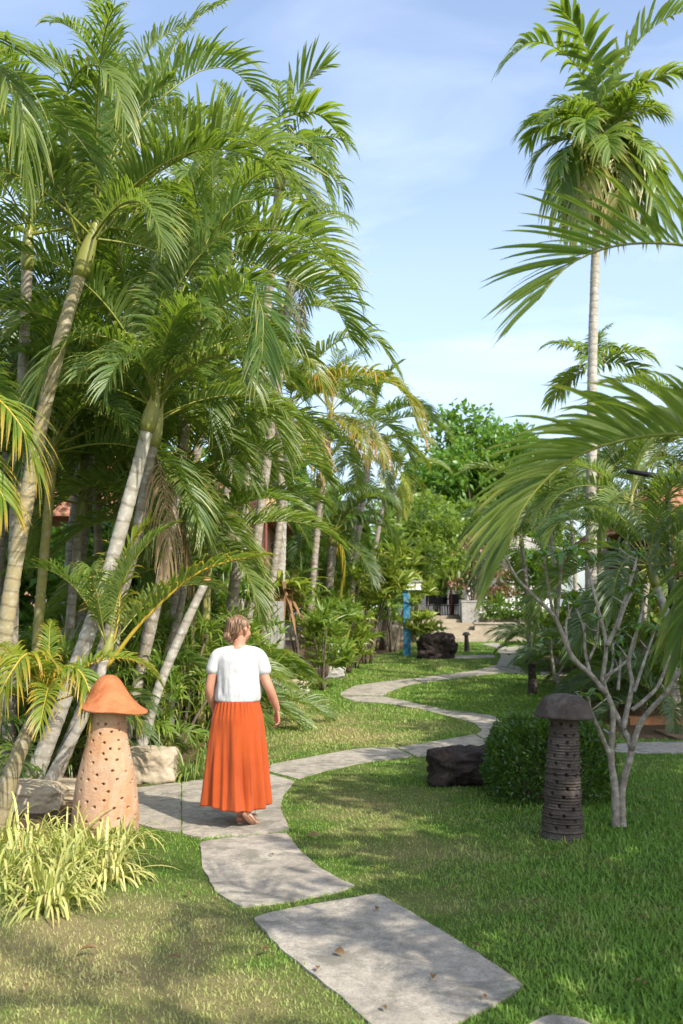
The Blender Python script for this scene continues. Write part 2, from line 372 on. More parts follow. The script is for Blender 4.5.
# ------------------------------------------------------------------ path and lawn
SLABS = [
 [(520,1032),(550,1016),(584,1021),(640,1060),(570,1080)],
 [(252,919),(300,908),(378,895),(420,919),(470,950),(526,987),(500,1004),(450,1028),(410,1056),(372,1028),(335,994),(280,950)],
 [(200,843),(240,838),(287,834),(297,849),(318,868),(342,882),(356,887),(340,893),(300,901),(240,909),(215,893),(203,870)],
 [(112,796),(135,789),(181,783),(181,834),(155,830),(128,822)],
 [(182,783),(225,778),(266,774),(295,782),(284,795),(280,808),(287,824),(290,831),(240,836),(200,839),(182,835)],
 [(268,772),(272,765),(320,756),(359,749),(394,748),(413,757),(365,763),(325,772),(298,780)],
 [(397,748),(436,742),(474,735),(490,744),(450,752),(425,757),(416,757)],
 [(482,731),(475,724),(450,717),(418,709),(428,706),(443,710),(468,713),(492,716),(500,721),(497,733),(491,743),(476,735)],
 [(416,709),(387,704),(355,702),(341,697),(383,697),(408,702),(426,706)],
 [(341,696),(341,693),(355,686),(376,683),(411,679),(422,683),(411,685),(394,690),(383,696)],
 [(413,679),(443,675),(475,671),(497,665),(527,674),(503,673),(475,676),(443,680),(424,683)],
 [(497,665),(501,656),(496,648),(480,644),(497,643),(510,649),(527,654),(513,663),(527,673)],
 [(453,656),(494,655),(495,658),(453,659)], [(541,672),(580,674),(580,677),(541,676)],
 [(603,746),(640,743),(700,742),(780,743),(780,755),(700,754),(640,754),(603,752)],
 [(505,648),(545,643),(560,643),(556,647),(515,650)]]
def inpoly(px, py, P):
    r = np.zeros(px.shape, bool); n = len(P)
    for i in range(n):
        x0, y0 = P[i]; x1, y1 = P[(i + 1) % n]
        c = ((y0 > py) != (y1 > py)) & (px < (x1 - x0) * (py - y0) / ((y1 - y0) + 1e-12) + x0); r ^= c
    return r
GS = []
for k, P in enumerate(SLABS):
    g = [G(*p) for p in P]; rs = np.random.RandomState(50 + k)
    pts = []
    for i in range(len(g)):
        a, b = g[i], g[(i + 1) % len(g)]; L = (b - a).length; n = max(1, int(L / .07))
        for j in range(n):
            p = a.lerp(b, j / n); pts.append((p.x, p.y))
    pts = np.array(pts)
    pts = .12 * np.roll(pts, 1, 0) + .76 * pts + .12 * np.roll(pts, -1, 0)
    pts += (rs.rand(*pts.shape) - .5) * .010
    GS.append(pts)
    bm = bmesh.new(); lay = bm.verts.layers.float.new('edge')
    vs = [bm.verts.new((x, y, float(gz(x, y)) + .012)) for x, y in pts]
    f = bm.faces.new(vs)
    if f.normal.z < 0 or (f.normal_update() or f.normal.z < 0): f.normal_flip()
    for v in vs: v[lay] = 1.
    r = bmesh.ops.inset_region(bm, faces=[f], thickness=.035, use_even_offset=True)
    for v in bm.verts:
        if v not in vs: v[lay] = .75; v.co.z += .008
    r = bmesh.ops.inset_region(bm, faces=[f], thickness=.12, use_even_offset=True)
    for v in f.verts: v[lay] = 0.
    ed = [e for e in bm.edges if e.is_boundary]
    r = bmesh.ops.extrude_edge_only(bm, edges=ed)
    for v in r['geom']:
        if isinstance(v, bmesh.types.BMVert): v.co.z -= .08; v[lay] = 1.
    bmesh.ops.recalc_face_normals(bm, faces=bm.faces)
    me = bpy.data.meshes.new('path'); bm.to_mesh(me); bm.free(); me.materials.append(M['path'])
    setp(link('path', me), 'pale worn concrete slab of the winding garden path', kind='structure')

def on_path(x, y, grow=0.):
    r = np.zeros(x.shape, bool)
    for pts in GS:
        lo, hi = pts.min(0) - .1, pts.max(0) + .1
        m = (x > lo[0]) & (x < hi[0]) & (y > lo[1]) & (y < hi[1])
        if m.any(): r[m] |= inpoly(x[m], y[m], pts)
    return r
# the edge of the planting on the left, as points on the ground
BED = [G(-120, 880), G(-40, 880), G(40, 868), G(90, 840), G(120, 792), G(180, 778), G(232, 752), G(262, 716), G(300, 690), G(345, 668), G(385, 654), G(415, 645)]
BEDX = np.array([p.x for p in BED]); BEDY = np.array([p.y for p in BED])
def bed(x, y):
    """1 in the planted soil left of the lawn and under the plants on the right"""
    e = np.interp(y, BEDY, BEDX); n = (fbm(x, y, 0, 1.1) - .5) * .8
    l = np.clip((e + n * .5 - x) / .35 + .5, 0, 1) * (y > 5.6)
    rx = np.interp(y, [9, 12.5, 13.5, 16, 21, 26, 40], [9, 9, 3.6, 4.2, 4.6, 5.2, 8]); r_ = np.clip((x - rx - n) / .5 + .5, 0, 1) * (y > 12.6)
    return np.maximum(l, r_)
def blob(x, y, px, py, rx, ry):
    g = G(px, py); return np.exp(-(((x - g.x) / rx) ** 2 + ((y - g.y) / ry) ** 2))
def dryness(x, y):
    n = fbm(x, y, 0, 1.4, 4); n2 = fbm(x, y, 5, 5.5, 3)
    big = fbm(x, y, 11, .8, 2)
    d = .9 * blob(x, y, 90, 1000, 1.1, 1.0) + .8 * blob(x, y, 40, 930, .8, .7) + .35 * blob(x, y, 260, 960, .5, .8) + .55 * blob(x, y, 360, 810, .5, 1.3) + .5 * blob(x, y, 400, 850, .55, .5) + .5 * blob(x, y, 460, 900, .3, .4) + .85 * blob(x, y, 330, 742, 1.2, 1.6) + .7 * blob(x, y, 300, 715, 1., 2.) + .35 * blob(x, y, 420, 725, 1., 2.) + .25 * blob(x, y, 400, 664, 3, 4)
    d = .95 * d * (.2 + 1.6 * n) + (n2 - .52) * 1.1 + (n - .5) * .5 + .02
    return np.clip(d, 0, 1)

ys = np.concatenate([np.linspace(-60, 2, 20), np.arange(2.2, 12, .12), np.arange(12.1, 46, .35), 46 * np.exp(np.linspace(0, 2.6, 24))[0:]])
xs = np.concatenate([-np.exp(np.linspace(math.log(420), math.log(9.2), 22)), np.arange(-9, 9.01, .14), np.exp(np.linspace(math.log(9.2), math.log(420), 22))])
Xg, Yg = np.meshgrid(xs, ys)
gb = MB(); gb.add(np.stack([Xg, Yg, gz(Xg, Yg) + (fbm(Xg, Yg, 0, 1.3) - .5) * .02 * (np.abs(Xg) < 9)], -1), grid_faces(len(xs), len(ys)), dry=dryness(Xg, Yg), bed=bed(Xg, Yg))
setp(gb.obj('lawn', M['ground']), 'short garden lawn with dry patches and planted borders', kind='structure')

KEEP = []   # (x, y, r) spots where no grass grows: stones, trunks, pots
def grass():
    rs = np.random.RandomState(3); N = 520000
    y = 2.9 * np.exp(rs.rand(N) * math.log(44 / 2.9)); x = (rs.rand(N) * 2 - 1) * (.343 * y + 1.3)
    k = ~on_path(x, y); b = bed(x, y); k &= rs.rand(N) > b * 1.15
    d = dryness(x, y); k &= rs.rand(N) > d * .35
    for (a, c, r) in KEEP: k &= (x - a) ** 2 + (y - c) ** 2 > r * r
    x, y, d = x[k], y[k], d[k]; n = len(x)
    lush = np.clip((x - .25 - .05 * y) / 1.0, 0, 1) * np.clip((11 - y) / 3, 0, 1)
    L = (.016 + .024 * rs.rand(n)) * (1 + .9 * lush) * (.75 + .6 * fbm(x, y, 3, 2.2)) * np.clip(y / 9, 1, 2.0); Wd = (.0035 + .003 * rs.rand(n)) * (1 + .8 * lush) * np.clip(y / 6, 1, 5.)
    a = rs.rand(n) * 2 * math.pi; lean = .25 + .85 * rs.rand(n)
    dr = np.stack([np.cos(a) * lean, np.sin(a) * lean, np.ones(n)], -1); a2 = a + math.pi / 2 + (rs.rand(n) - .5)
    # tufts hanging over the slab edges
    for q in GS[:7]:
        e = np.roll(q, -1, 0) - q; sl_ = np.linalg.norm(e, axis=1); m = int(sl_.sum() * 130); ix = rs.choice(len(q), m, p=sl_ / sl_.sum()); u = rs.rand(m, 1)
        p = q[ix] + e[ix] * u; c_ = q.mean(0); nn = nrm(np.stack([e[ix][:, 1], -e[ix][:, 0]], -1)); nn *= np.sign(np.sum(nn * (p - c_), 1, keepdims=True))
        msk = fbm(p[:, 0], p[:, 1], 2, 2.6, 3) > .42; p, nn = p[msk], nn[msk]; m = len(p); p = p + nn * (rs.rand(m, 1) * .035 - .004)
        a_ = np.arctan2(-nn[:, 1], -nn[:, 0]) + rs.randn(m) * .8; ln = .5 + 1.1 * rs.rand(m); b_ = a_ + 1.57
        x = np.append(x, p[:, 0]); y = np.append(y, p[:, 1]); d = np.append(d, np.clip(dryness(p[:, 0], p[:, 1]) * .5, 0, 1)); L = np.append(L, .028 + .03 * rs.rand(m)); Wd = np.append(Wd, .004 + .003 * rs.rand(m)); lush = np.append(lush, 0 * a_)
        dr = np.vstack([dr, np.stack([np.cos(a_) * ln, np.sin(a_) * ln, 0 * a_ + 1], -1)]); a = np.append(a, a_); a2 = np.append(a2, b_)
    n = len(x)
    mb = MB(); strips(mb, np.stack([x, y, gz(x, y) - .004], -1), dr, np.stack([np.cos(a2), np.sin(a2), 0 * a], -1), L, Wd, rs.rand(n) * .6, 2, 'blade', rng=rs, rnd=np.clip(.25 + .5 * rs.rand(n) + .5 * (fbm(x, y, 9, 1.2) - .5) - .2 * lush, 0, 1))
    dd = np.clip(d * .9 + (rs.rand(n) - .5) * .5 * (d > .05), 0, 1); mb.A['dry'] = [np.repeat(dd, 6)]
    setp(mb.obj('grass', M['grass']), 'short green and straw coloured grass of the lawn', kind='stuff')

# ------------------------------------------------------------------ palms
def frond_mesh(name, C, npair, ll, lw, vang, droop, pet, rng, mats, roll=0., a0=66, a1=24, r0=.014, nseg=4, fold=.35, prof='lance', gap=.04):
    """one pinnate leaf: C is the line of its stalk"""
    C, _ = spline(C, n=26); K = len(C); T = nrm(np.gradient(C, axis=0))
    S = nrm(np.cross(T, [0, 0, 1.])); 
    for i in range(1, K):
        if np.dot(S[i], S[i - 1]) < 0: S[i] *= -1
    S[:] = nrm(S * .5 + S.mean(0)[None] * .5); S = nrm(S - T * np.sum(S * T, -1, keepdims=True)); Nn = np.cross(S, T)
    cr_, sr = math.cos(roll), math.sin(roll); S, Nn = S * cr_ + Nn * sr, Nn * cr_ - S * sr
    mb = MB(); tube(mb, C, np.linspace(r0, r0 * .22, K), 5, 1, tip=.2, rnd=.5)
    for sg in (-1, 1):
        v = (np.arange(npair) + .5 + (rng.rand(npair) - .5) * .5) / npair
        if gap: v = v[rng.rand(npair) > gap]
        u = pet + (1 - pet) * v ** .93 * .995; n = len(u); q = u * (K - 1); i = np.minimum(q.astype(int), K - 2); f = (q - i)[:, None]
        P = C[i] * (1 - f) + C[i + 1] * f; t = nrm(T[i] * (1 - f) + T[i + 1] * f); s_ = nrm(S[i] * (1 - f) + S[i + 1] * f); nn = nrm(Nn[i] * (1 - f) + Nn[i + 1] * f)
        ang = np.radians(a0 + (a1 - a0) * v ** 1.3 + rng.randn(n) * 6); vv = np.radians(vang * (1 - .35 * v) + rng.randn(n) * 7)
        out = sg * s_ * np.cos(vv)[:, None] + nn * np.sin(vv)[:, None]
        d = t * np.cos(ang)[:, None] + out * np.sin(ang)[:, None]
        L = ll * (.40 + .60 * np.sin(np.pi * np.clip(.10 + .80 * v, 0, 1)) ** .8) * (1 - .35 * v) * (1 + rng.randn(n) * .10) * 1.12
        wdir = t - d * np.sum(t * d, -1, keepdims=True)
        strips(mb, P, d, wdir, L, lw * (1 + rng.randn(n) * .1) * (1 - .35 * v), droop * (.8 + .5 * rng.rand(n)), nseg, prof, fold, 0, rng=rng, rnd=np.clip(.5 + rng.randn(n) * .22, 0, 1))
    return mb.mesh(name, mats)
def arc(L, e0, bend, rng, n=16, side=0.):
    s = np.linspace(0, 1, n); e = np.radians(e0) - np.radians(bend) * s ** 1.6; az = side * s ** 1.5
    d = np.stack([np.cos(e) * np.cos(az), np.cos(e) * np.sin(az), np.sin(e)], -1) * L / (n - 1)
    return np.vstack([[0, 0, 0], np.cumsum(d[:-1], 0)])
KINDS = {
 'areca': dict(L=2.1, npair=62, ll=.56, lw=.030, vang=54, droop=.36, pet=.2, mats=('areca', 'rachis'), bend=88),
 'areca_dark': dict(L=2.0, npair=54, ll=.54, lw=.031, vang=46, droop=.38, pet=.2, mats=('areca_dark', 'rachis'), bend=95),
 'areca_sun': dict(L=1.5, npair=34, ll=.42, lw=.03, vang=40, droop=.4, pet=.25, mats=('areca_sun', 'rachis_y'), bend=100),
 'areca_orange': dict(L=2.0, npair=38, ll=.5, lw=.036, vang=30, droop=.6, pet=.2, mats=('areca_orange', 'rachis_y'), bend=105),
 'catechu': dict(L=2.0, npair=34, ll=.85, lw=.085, vang=22, droop=.38, pet=.12, mats=('catechu', 'rachis'), bend=85),
 'catechu_old': dict(L=1.9, npair=32, ll=.8, lw=.075, vang=0, droop=.95, pet=.12, mats=('catechu_old', 'rachis_y'), bend=70),
 'dead': dict(L=1.7, npair=34, ll=.45, lw=.026, vang=-10, droop=1.1, pet=.15, mats=('deadfrond', 'rachis_d'), bend=45),
 'fern': dict(L=1.5, npair=36, ll=.36, lw=.028, vang=30, droop=.35, pet=.1, mats=('fern', 'rachis'), bend=100),
 'coarse': dict(L=1.9, npair=24, ll=.55, lw=.05, vang=35, droop=.5, pet=.2, mats=('areca', 'rachis'), bend=100),
}
PROTO = {}
ELEV = [84, 68, 50, 30, 8, -18, -45, -72]
def proto(kind, e, v):
    i = int(np.argmin([abs(e - q) for q in ELEV])); key = (kind, i, v % 3)
    if key not in PROTO:
        k = KINDS[kind]; rng = np.random.RandomState(abs(hash((len(kind) * 31 + ord(kind[-1]) * 7 + ord(kind[2]), i, v % 3))) % 99991)
        b = k['bend'] * (1.0 if ELEV[i] > 0 else .6) * (.85 + .3 * rng.rand()) * (.75 if ELEV[i] > 80 else 1)
        C = arc(k['L'], ELEV[i], b, rng, side=(rng.rand() - .5) * .9)
        far = 2 if kind in ('fern',) else 4
        PROTO[key] = frond_mesh('frond', C, k['npair'], k['ll'], k['lw'], k['vang'], k['droop'], k['pet'], rng, [M[m] for m in k['mats']], roll=(rng.rand() - .5) * .6, nseg=far)
    return PROTO[key]
def trunk_mesh(name, pts, r0, r1, mat, ring=.13, ns=12, bulge=.06, swell=.35):
    C, l = spline(pts, step=.03 if ring < .2 else .04); s = l / l[-1]
    r = (r0 + (r1 - r0) * s) * (1 + swell * np.exp(-l / .22)); ph = (l / ring) % 1
    r = r * (1 + bulge * np.exp(-((ph - .05) / .10) ** 2)) * (1 + .03 * np.sin(l * 5.1))
    mb = MB(); tube(mb, C, r, ns, 0, len=l); return mb.mesh(name, mat), C
def palm(label, pts, r0, r1, kind, n, scale, seed, elevs=(86, -10), shaft=.6, tm='trunk', group='areca palms of the garden border', az0=0., feature=(), ring=.13, spread=None, cat='palm', name='palm_tree', kinds=None):
    rng = np.random.RandomState(seed); base = Vector(pts[0])
    o = empty(name, base, label, cat, group)
    P = [np.array(Vector(p) - base) for p in pts]; mt, C = trunk_mesh('trunk', P, r0, r1, M[tm], ring)
    link('trunk', mt, o)
    top = C[-1]; dirn = nrm((C[-1] - C[-6])[None])[0]
    if shaft:
        mb = MB(); Q, _ = spline([top - dirn * .02, top + dirn * shaft * .5, top + dirn * shaft], n=8)
        tube(mb, Q, r1 * np.array([1.05, 1.3, 1.32, 1.22, 1.05, .85, .65, .5]), 10); mb.obj('crownshaft', M['shaft'], o)
        top = Q[-1] - dirn * .08
    for i in range(n):
        s = (i + .5) / n; e = elevs[0] + (elevs[1] - elevs[0]) * s + rng.randn() * 7; az = az0 + i * 2.39996 + rng.randn() * .2
        if spread is not None: az = az0 + (((i * .618034) % 1) - .5) * spread
        kk = kind if kinds is None else kinds[min(len(kinds) - 1, int(s * len(kinds)))]
        me = proto(kk, e, int(rng.randint(3)))
        link('frond', me, o, loc=tuple(top - dirn * (.15 * s)), rot=((rng.rand() - .5) * .3, (rng.rand() - .5) * .15, az), scale=scale * (.85 + .3 * rng.rand()) * (.75 if s < .12 else 1))
    if seed % 4 == 1 and n > 8 and seed != 41: link('frond', proto('dead', -72, seed % 3), o, loc=tuple(top - dirn * .35), rot=(0, 0, rng.rand() * 6.28), scale=scale * .85)
    for j, ft in enumerate(feature):
        pl = [np.array(Vector(p) - base) for p in ft['pts']]; k = dict(KINDS[ft.get('kind', kind)]); rng2 = np.random.RandomState(seed * 7 + j)
        me = frond_mesh('frond', pl, int(1.3 * ft.get('npair', 46)), ft.get('ll', .5), ft.get('lw', .036), ft.get('vang', 50), ft.get('droop', .4), ft.get('pet', .08), rng2, [M[m] for m in k['mats']], roll=ft.get('roll', 0.), a0=ft.get('a0', 66), a1=ft.get('a1', 26), r0=ft.get('r0', .016), nseg=6, gap=ft.get('gap', .03))
        link('frond', me, o)
    return o
def clump(label, base, kind, n, scale, seed, elevs=(80, 15), r=.12, name='palm_clump', cat='palm clump', group='low palm clumps of the border', az0=0., spread=None):
    """a palm without a stem yet: leaves straight from the ground"""
    rng = np.random.RandomState(seed); o = empty(name, base, label, cat, group)
    for i in range(n):
        s = (i + .5) / n; e = elevs[0] + (elevs[1] - elevs[0]) * s + rng.randn() * 8; az = az0 + i * 2.39996 + rng.randn() * .25
        if spread is not None: az = az0 + (((i * .618034) % 1) - .5) * spread
        link('frond', proto(kind, e, int(rng.randint(3))), o, loc=(math.cos(az) * r * rng.rand(), math.sin(az) * r * rng.rand(), 0), rot=((rng.rand() - .5) * .3, 0, az), scale=scale * (.75 + .45 * rng.rand()))
    return o
# ------------------------------------------------------------------ plants
def pw(pts, Y):
    Ys = np.broadcast_to(np.asarray(Y, float), (len(pts),)); return [W(p[0], p[1], float(y)) for p, y in zip(pts, Ys)]
def ground_of(p): return Vector((p.x, p.y, float(gz(p.x, p.y)) - .03))
def stem_px(pts, Y):
    """trunk points from pixels; the first one is dropped to the ground"""
    P = pw(pts, Y); P[0] = ground_of(P[0]); return P
def shrub(label, base, size, n, L, Wd, mat, seed, group='leafy shrubs along the border', droop=.5, prof='leaf', nseg=3, name='shrub', cat='shrub', up=.5, clumps=9, fold=.2, stems=5, smat='bark', rosette=0, flat=1.):
    rng = np.random.RandomState(seed); o = empty(name, base, label, cat, group); mb = MB(); sm = MB()
    rx, ry, h = size
    cs = np.stack([(rng.rand(clumps) * 2 - 1) * rx * .72, (rng.rand(clumps) * 2 - 1) * ry * .72, h * (.22 + .66 * rng.rand(clumps))], -1)
    for c in cs:
        rr = np.array([rx, ry, h * .5]) * (.30 + .22 * rng.rand()); m = n // clumps
        d = nrm(rng.randn(m, 3)); d[:, 2] = np.abs(d[:, 2]) * .9 - .25 * rng.rand(m); rad = rng.rand(m) ** .45
        if rosette:
            k = max(1, m // rosette); hub = c + d[:k] * rad[:k, None] * rr; idx = np.arange(m) % k
            P = hub[idx]; dr = nrm(rng.randn(m, 3)); dr[:, 2] = np.abs(dr[:, 2]) * .8 + up * .4
        else:
            P = c + d * rad[:, None] * rr; dr = d + rng.randn(m, 3) * .55 + np.array([0, 0, up])
        P[:, 2] = np.maximum(P[:, 2], .04)
        wd = np.cross(dr, rng.randn(m, 3))
        strips(mb, P, dr, wd, L * (.65 + .7 * rng.rand(m)), Wd * (.7 + .6 * rng.rand(m)), droop * rng.rand(m) * 1.4, nseg, prof, fold, rng=rng)
    for c in cs[:stems]:
        C, _ = spline([(c[0] * .15, c[1] * .15, -.03), (c[0] * .5, c[1] * .5, c[2] * .5), tuple(c)], n=7); tube(sm, C, np.linspace(.022, .008, 7) * (1 + h * .25), 5)
    mb.obj('foliage', M[mat], o)
    if stems: sm.obj('stem', M[smat], o)
    return o
def grass_clump(label, base, n, L, Wd, mat, seed, group, name='spider_plant', cat='spider plant', r=.08, droop=(.5, 1.3), tilt=(.25, 1.1)):
    rng = np.random.RandomState(seed); a = rng.rand(n) * 2 * math.pi; t = tilt[0] + (tilt[1] - tilt[0]) * rng.rand(n)
    rr = r * rng.rand(n) ** .5; a2 = a + rng.randn(n) * .5
    dr = np.stack([np.cos(a) * np.sin(t), np.sin(a) * np.sin(t), np.cos(t)], -1); mb = MB()
    strips(mb, np.stack([np.cos(a2) * rr, np.sin(a2) * rr, 0 * a], -1), dr, np.stack([-np.sin(a), np.cos(a), 0 * a], -1), L * (.55 + .6 * rng.rand(n)), Wd * (.7 + .5 * rng.rand(n)), droop[0] + (droop[1] - droop[0]) * rng.rand(n), 6, 'strap', .45, rng=rng)
    return setp(mb.obj(name, M[mat], loc=base), label, cat, group)
def tree(label, base, h, r, n, L, Wd, mat, seed, clumps=22, cz=.62, rz=.42, group='broad leaved trees behind the garden', trunk_r=.16, name='broadleaf_tree', flat=1., lean=(0, 0)):
    rng = np.random.RandomState(seed); o = empty(name, base, label, 'tree', group); mb = MB(); tm = MB()
    cc = nrm(rng.randn(clumps, 3)) * (rng.rand(clumps, 1) ** .4) * np.array([r, r, h * rz]) * .78 + np.array([lean[0], lean[1], h * cz])
    C, _ = spline([(0, 0, -.1), (lean[0] * .2 + .05 * r, 0, h * .25), (lean[0] * .7, lean[1] * .7, h * cz * .95)], n=14); tube(tm, C, np.linspace(trunk_r, trunk_r * .45, 14) * (1 + .5 * np.exp(-np.arange(14) / 1.5)), 9, len=np.arange(14) * .2)
    for c in cc:
        s = C[6 + rng.randint(7)]; B, _ = spline([s, (s + c) / 2 + np.array([0, 0, -.05 * h]) * rng.rand(), c], n=8); tube(tm, B, np.linspace(trunk_r * .38, trunk_r * .07, 8), 5, len=0.)
        m = n // clumps; rr = r * (.24 + .20 * rng.rand()); d = nrm(rng.randn(m, 3)); rad = rng.rand(m) ** .42
        k = max(1, m // 9); hub = c + d[:k] * rad[:k, None] * rr * np.array([1, 1, .8]); ix = rng.randint(0, k, m)
        P = hub[ix] + rng.randn(m, 3) * L * .45; dr = d[ix] * .8 + rng.randn(m, 3) * .7 + np.array([0, 0, .15])
        strips(mb, P, dr, np.cross(dr, rng.randn(m, 3)), L * (.7 + .6 * rng.rand(m)), Wd * (.7 + .6 * rng.rand(m)), .3 * rng.rand(m), 2, 'leaf', 0, rng=rng, rnd=np.clip(.5 + .22 * rng.randn(m), 0, 1))
    tm.obj('trunk', M['bark'], o); mb.obj('crown', M[mat], o)
    return o

# --- palms of the left border, near to far
palm('tall areca palm with thick ochre lower trunk at the left edge', stem_px([(-18, 800), (8, 610), (38, 440), (62, 335), (80, 275)], 8.7), .075, .06, 'areca', 11, .95, 11, (86, 5), .55, 'trunk_ochre', feature=[
    dict(pts=pw([(92, 245), (120, 200), (175, 162), (221, 142), (253, 143), (277, 164), (291, 190)], [8.7, 8.6, 8.5, 8.4, 8.3, 8.2, 8.1]), ll=.82, npair=50, vang=74, droop=.30, lw=.036, roll=-.15, a0=80, a1=34),
    dict(pts=pw([(88, 240), (108, 170), (148, 112), (182, 82), (206, 69), (233, 70), (254, 92)], [8.7, 8.8, 8.9, 9, 9.1, 9.2, 9.2]), ll=.74, npair=46, vang=74, droop=.30, lw=.034, roll=-.12, a0=80, a1=34),
    dict(pts=pw([(84, 240), (72, 170), (66, 100), (86, 66), (112, 78), (126, 120)], [8.7, 8.5, 8.2, 7.9, 7.7, 7.6]), ll=.5, npair=44, vang=45, droop=.6, lw=.04),
    dict(pts=pw([(80, 245), (60, 190), (30, 150), (-5, 140)], [8.7, 8.5, 8.3, 8.1]), ll=.55, vang=40),
    dict(pts=pw([(90, 245), (120, 205), (150, 95), (190, 25), (225, 2)], [8.7, 9, 9.3, 9.6, 9.8]), ll=.55, vang=45)])
palm('leaning areca palm with pale ringed trunk behind the orange mushroom lamp', stem_px([(24, 800), (62, 705), (103, 590), (133, 485), (147, 430)], 9.2), .078, .06, 'areca', 9, .9, 12, (80, 25), .42, 'trunk_pale', az0=1.2, feature=[
    dict(pts=pw([(163, 390), (185, 350), (214, 312), (245, 292), (262, 310), (262, 360)], [9.2, 9, 8.8, 8.6, 8.4, 8.3]), ll=.72, npair=46, vang=55, droop=.5, lw=.036, a0=76, a1=32),
    dict(pts=pw([(166, 385), (190, 368), (216, 356), (238, 358), (252, 385)], [9.2, 9.0, 8.8, 8.7, 8.6]), ll=.5, npair=40, vang=35, droop=.5),
    dict(pts=pw([(160, 390), (155, 320), (150, 250), (140, 195), (120, 170)], 9.2), ll=.5, npair=44, vang=30, droop=.3, lw=.036),
    dict(pts=pw([(164, 388), (176, 310), (205, 245), (236, 205), (258, 200)], [9.2, 9.2, 9.3, 9.4, 9.5]), ll=.72, npair=46, vang=68, droop=.32, lw=.036, a0=78, a1=32),
    dict(pts=pw([(160, 392), (130, 350), (90, 335), (55, 355), (35, 400)], [9.2, 9, 8.8, 8.6, 8.5]), ll=.5, npair=42, vang=35, droop=.5)])
palm('second leaning areca palm tucked close beside the pale ringed one', stem_px([(48, 790), (86, 700), (131, 560), (153, 445)], 9.7), .066, .055, 'areca', 9, .9, 13, (75, 15), .45, 'trunk', az0=.4)
palm('straight grey areca palm rising at the left edge behind the ochre trunk', stem_px([(8, 770), (14, 560), (22, 400), (27, 270)], 10.2), .068, .055, 'areca', 14, 1.0, 14, (86, 0), .6, 'trunk')
palm('areca palm with crown high over the middle of the left grove', stem_px([(118, 760), (165, 560), (192, 380), (203, 300)], 11.2), .068, .055, 'areca', 12, .95, 15, (84, 0), .6, feature=[
    dict(pts=pw([(207, 270), (228, 240), (258, 230), (306, 236), (342, 272)], [11.2, 11, 10.8, 10.6, 10.5]), ll=.8, npair=46, vang=72, droop=.32, lw=.036, roll=-.12, a0=80, a1=34),
    dict(pts=pw([(207, 272), (240, 262), (290, 280), (330, 300), (352, 340)], [11.2, 11.4, 11.5, 11.6, 11.7]), ll=.8, npair=46, vang=70, droop=.32, lw=.036, roll=-.12, a0=80, a1=34),
    dict(pts=pw([(205, 270), (212, 200), (222, 140), (243, 100)], [11.2, 11.2, 11.3, 11.4]), ll=.6, npair=46, vang=40, droop=.3),
    dict(pts=pw([(205, 270), (180, 215), (150, 190), (110, 200)], [11.2, 11, 10.9, 10.8]), ll=.6, vang=40, droop=.4)])
palm('stiff fan crowned palm topping the right side of the left grove', stem_px([(215, 740), (245, 500), (270, 280), (279, 190)], 14), .085, .065, 'coarse', 13, .78, 16, (72, -20), .6, 'trunk', feature=[
    dict(pts=pw([(283, 118), (295, 95), (312, 75), (326, 66)], 14), ll=.75, npair=16, vang=20, droop=.12, lw=.07, kind='catechu'),
    dict(pts=pw([(283, 118), (305, 112), (325, 118), (340, 135)], 13.8), ll=.7, npair=16, vang=20, droop=.2, lw=.07, kind='catechu'),
    dict(pts=pw([(283, 122), (300, 140), (318, 165), (328, 192)], 13.7), ll=.8, npair=16, vang=25, droop=.25, lw=.07, kind='catechu')])
palm('palm with stiff lower crown below the fan crowned one', stem_px([(235, 735), (262, 500), (285, 330), (292, 270)], 15.5), .08, .065, 'coarse', 14, .75, 17, (70, -30), .5, 'trunk')
palm('areca palm with drooping crown at the right end of the grove top', stem_px([(250, 722), (280, 520), (275, 390), (280, 325)], 17), .07, .055, 'areca', 13, .72, 18, (75, -30), .5)
palm('slim areca palm in shade between the ochre and ringed trunks', stem_px([(60, 760), (72, 600), (80, 520)], 11.5), .06, .05, 'areca', 14, 1.05, 19, (84, -5), .4)
palm('upright dark stemmed areca palm behind the two leaning trunks', stem_px([(100, 752), (99, 600), (97, 480)], 12.2), .06, .05, 'areca', 14, 1.0, 20, (84, -5), .45)
palm('slender areca palm with two tone stem left of the sawn stem', stem_px([(131, 752), (142, 660), (160, 580), (176, 500)], 11.6), .062, .05, 'areca', 13, 1.0, 21, (84, 0), .4)
palm('short areca palm standing between the slender stems', stem_px([(140, 750), (160, 680), (180, 610), (186, 570)], 12.2), .05, .042, 'areca', 13, .95, 22, (82, -15), .35)
palm('thin areca palm whose yellow stalked leaf spreads over the lamp', stem_px([(36, 792), (62, 758), (92, 700), (106, 655)], 9.0), .05, .042, 'areca', 4, .62, 23, (84, 50), .2, 'trunk_pale', az0=.2, feature=[
    dict(pts=pw([(106, 668), (142, 622), (190, 578), (226, 562), (262, 556)], [9., 9.0, 9.0, 9.0, 9.0]), kind='areca_sun', ll=.5, npair=30, vang=40, droop=.35, lw=.03, r0=.022, pet=.25),
    dict(pts=pw([(104, 672), (118, 620), (124, 560), (150, 520)], [9, 9.1, 9.2, 9.3]), kind='areca_sun', ll=.45, npair=30, vang=40, droop=.35, lw=.03, r0=.018, pet=.25)])
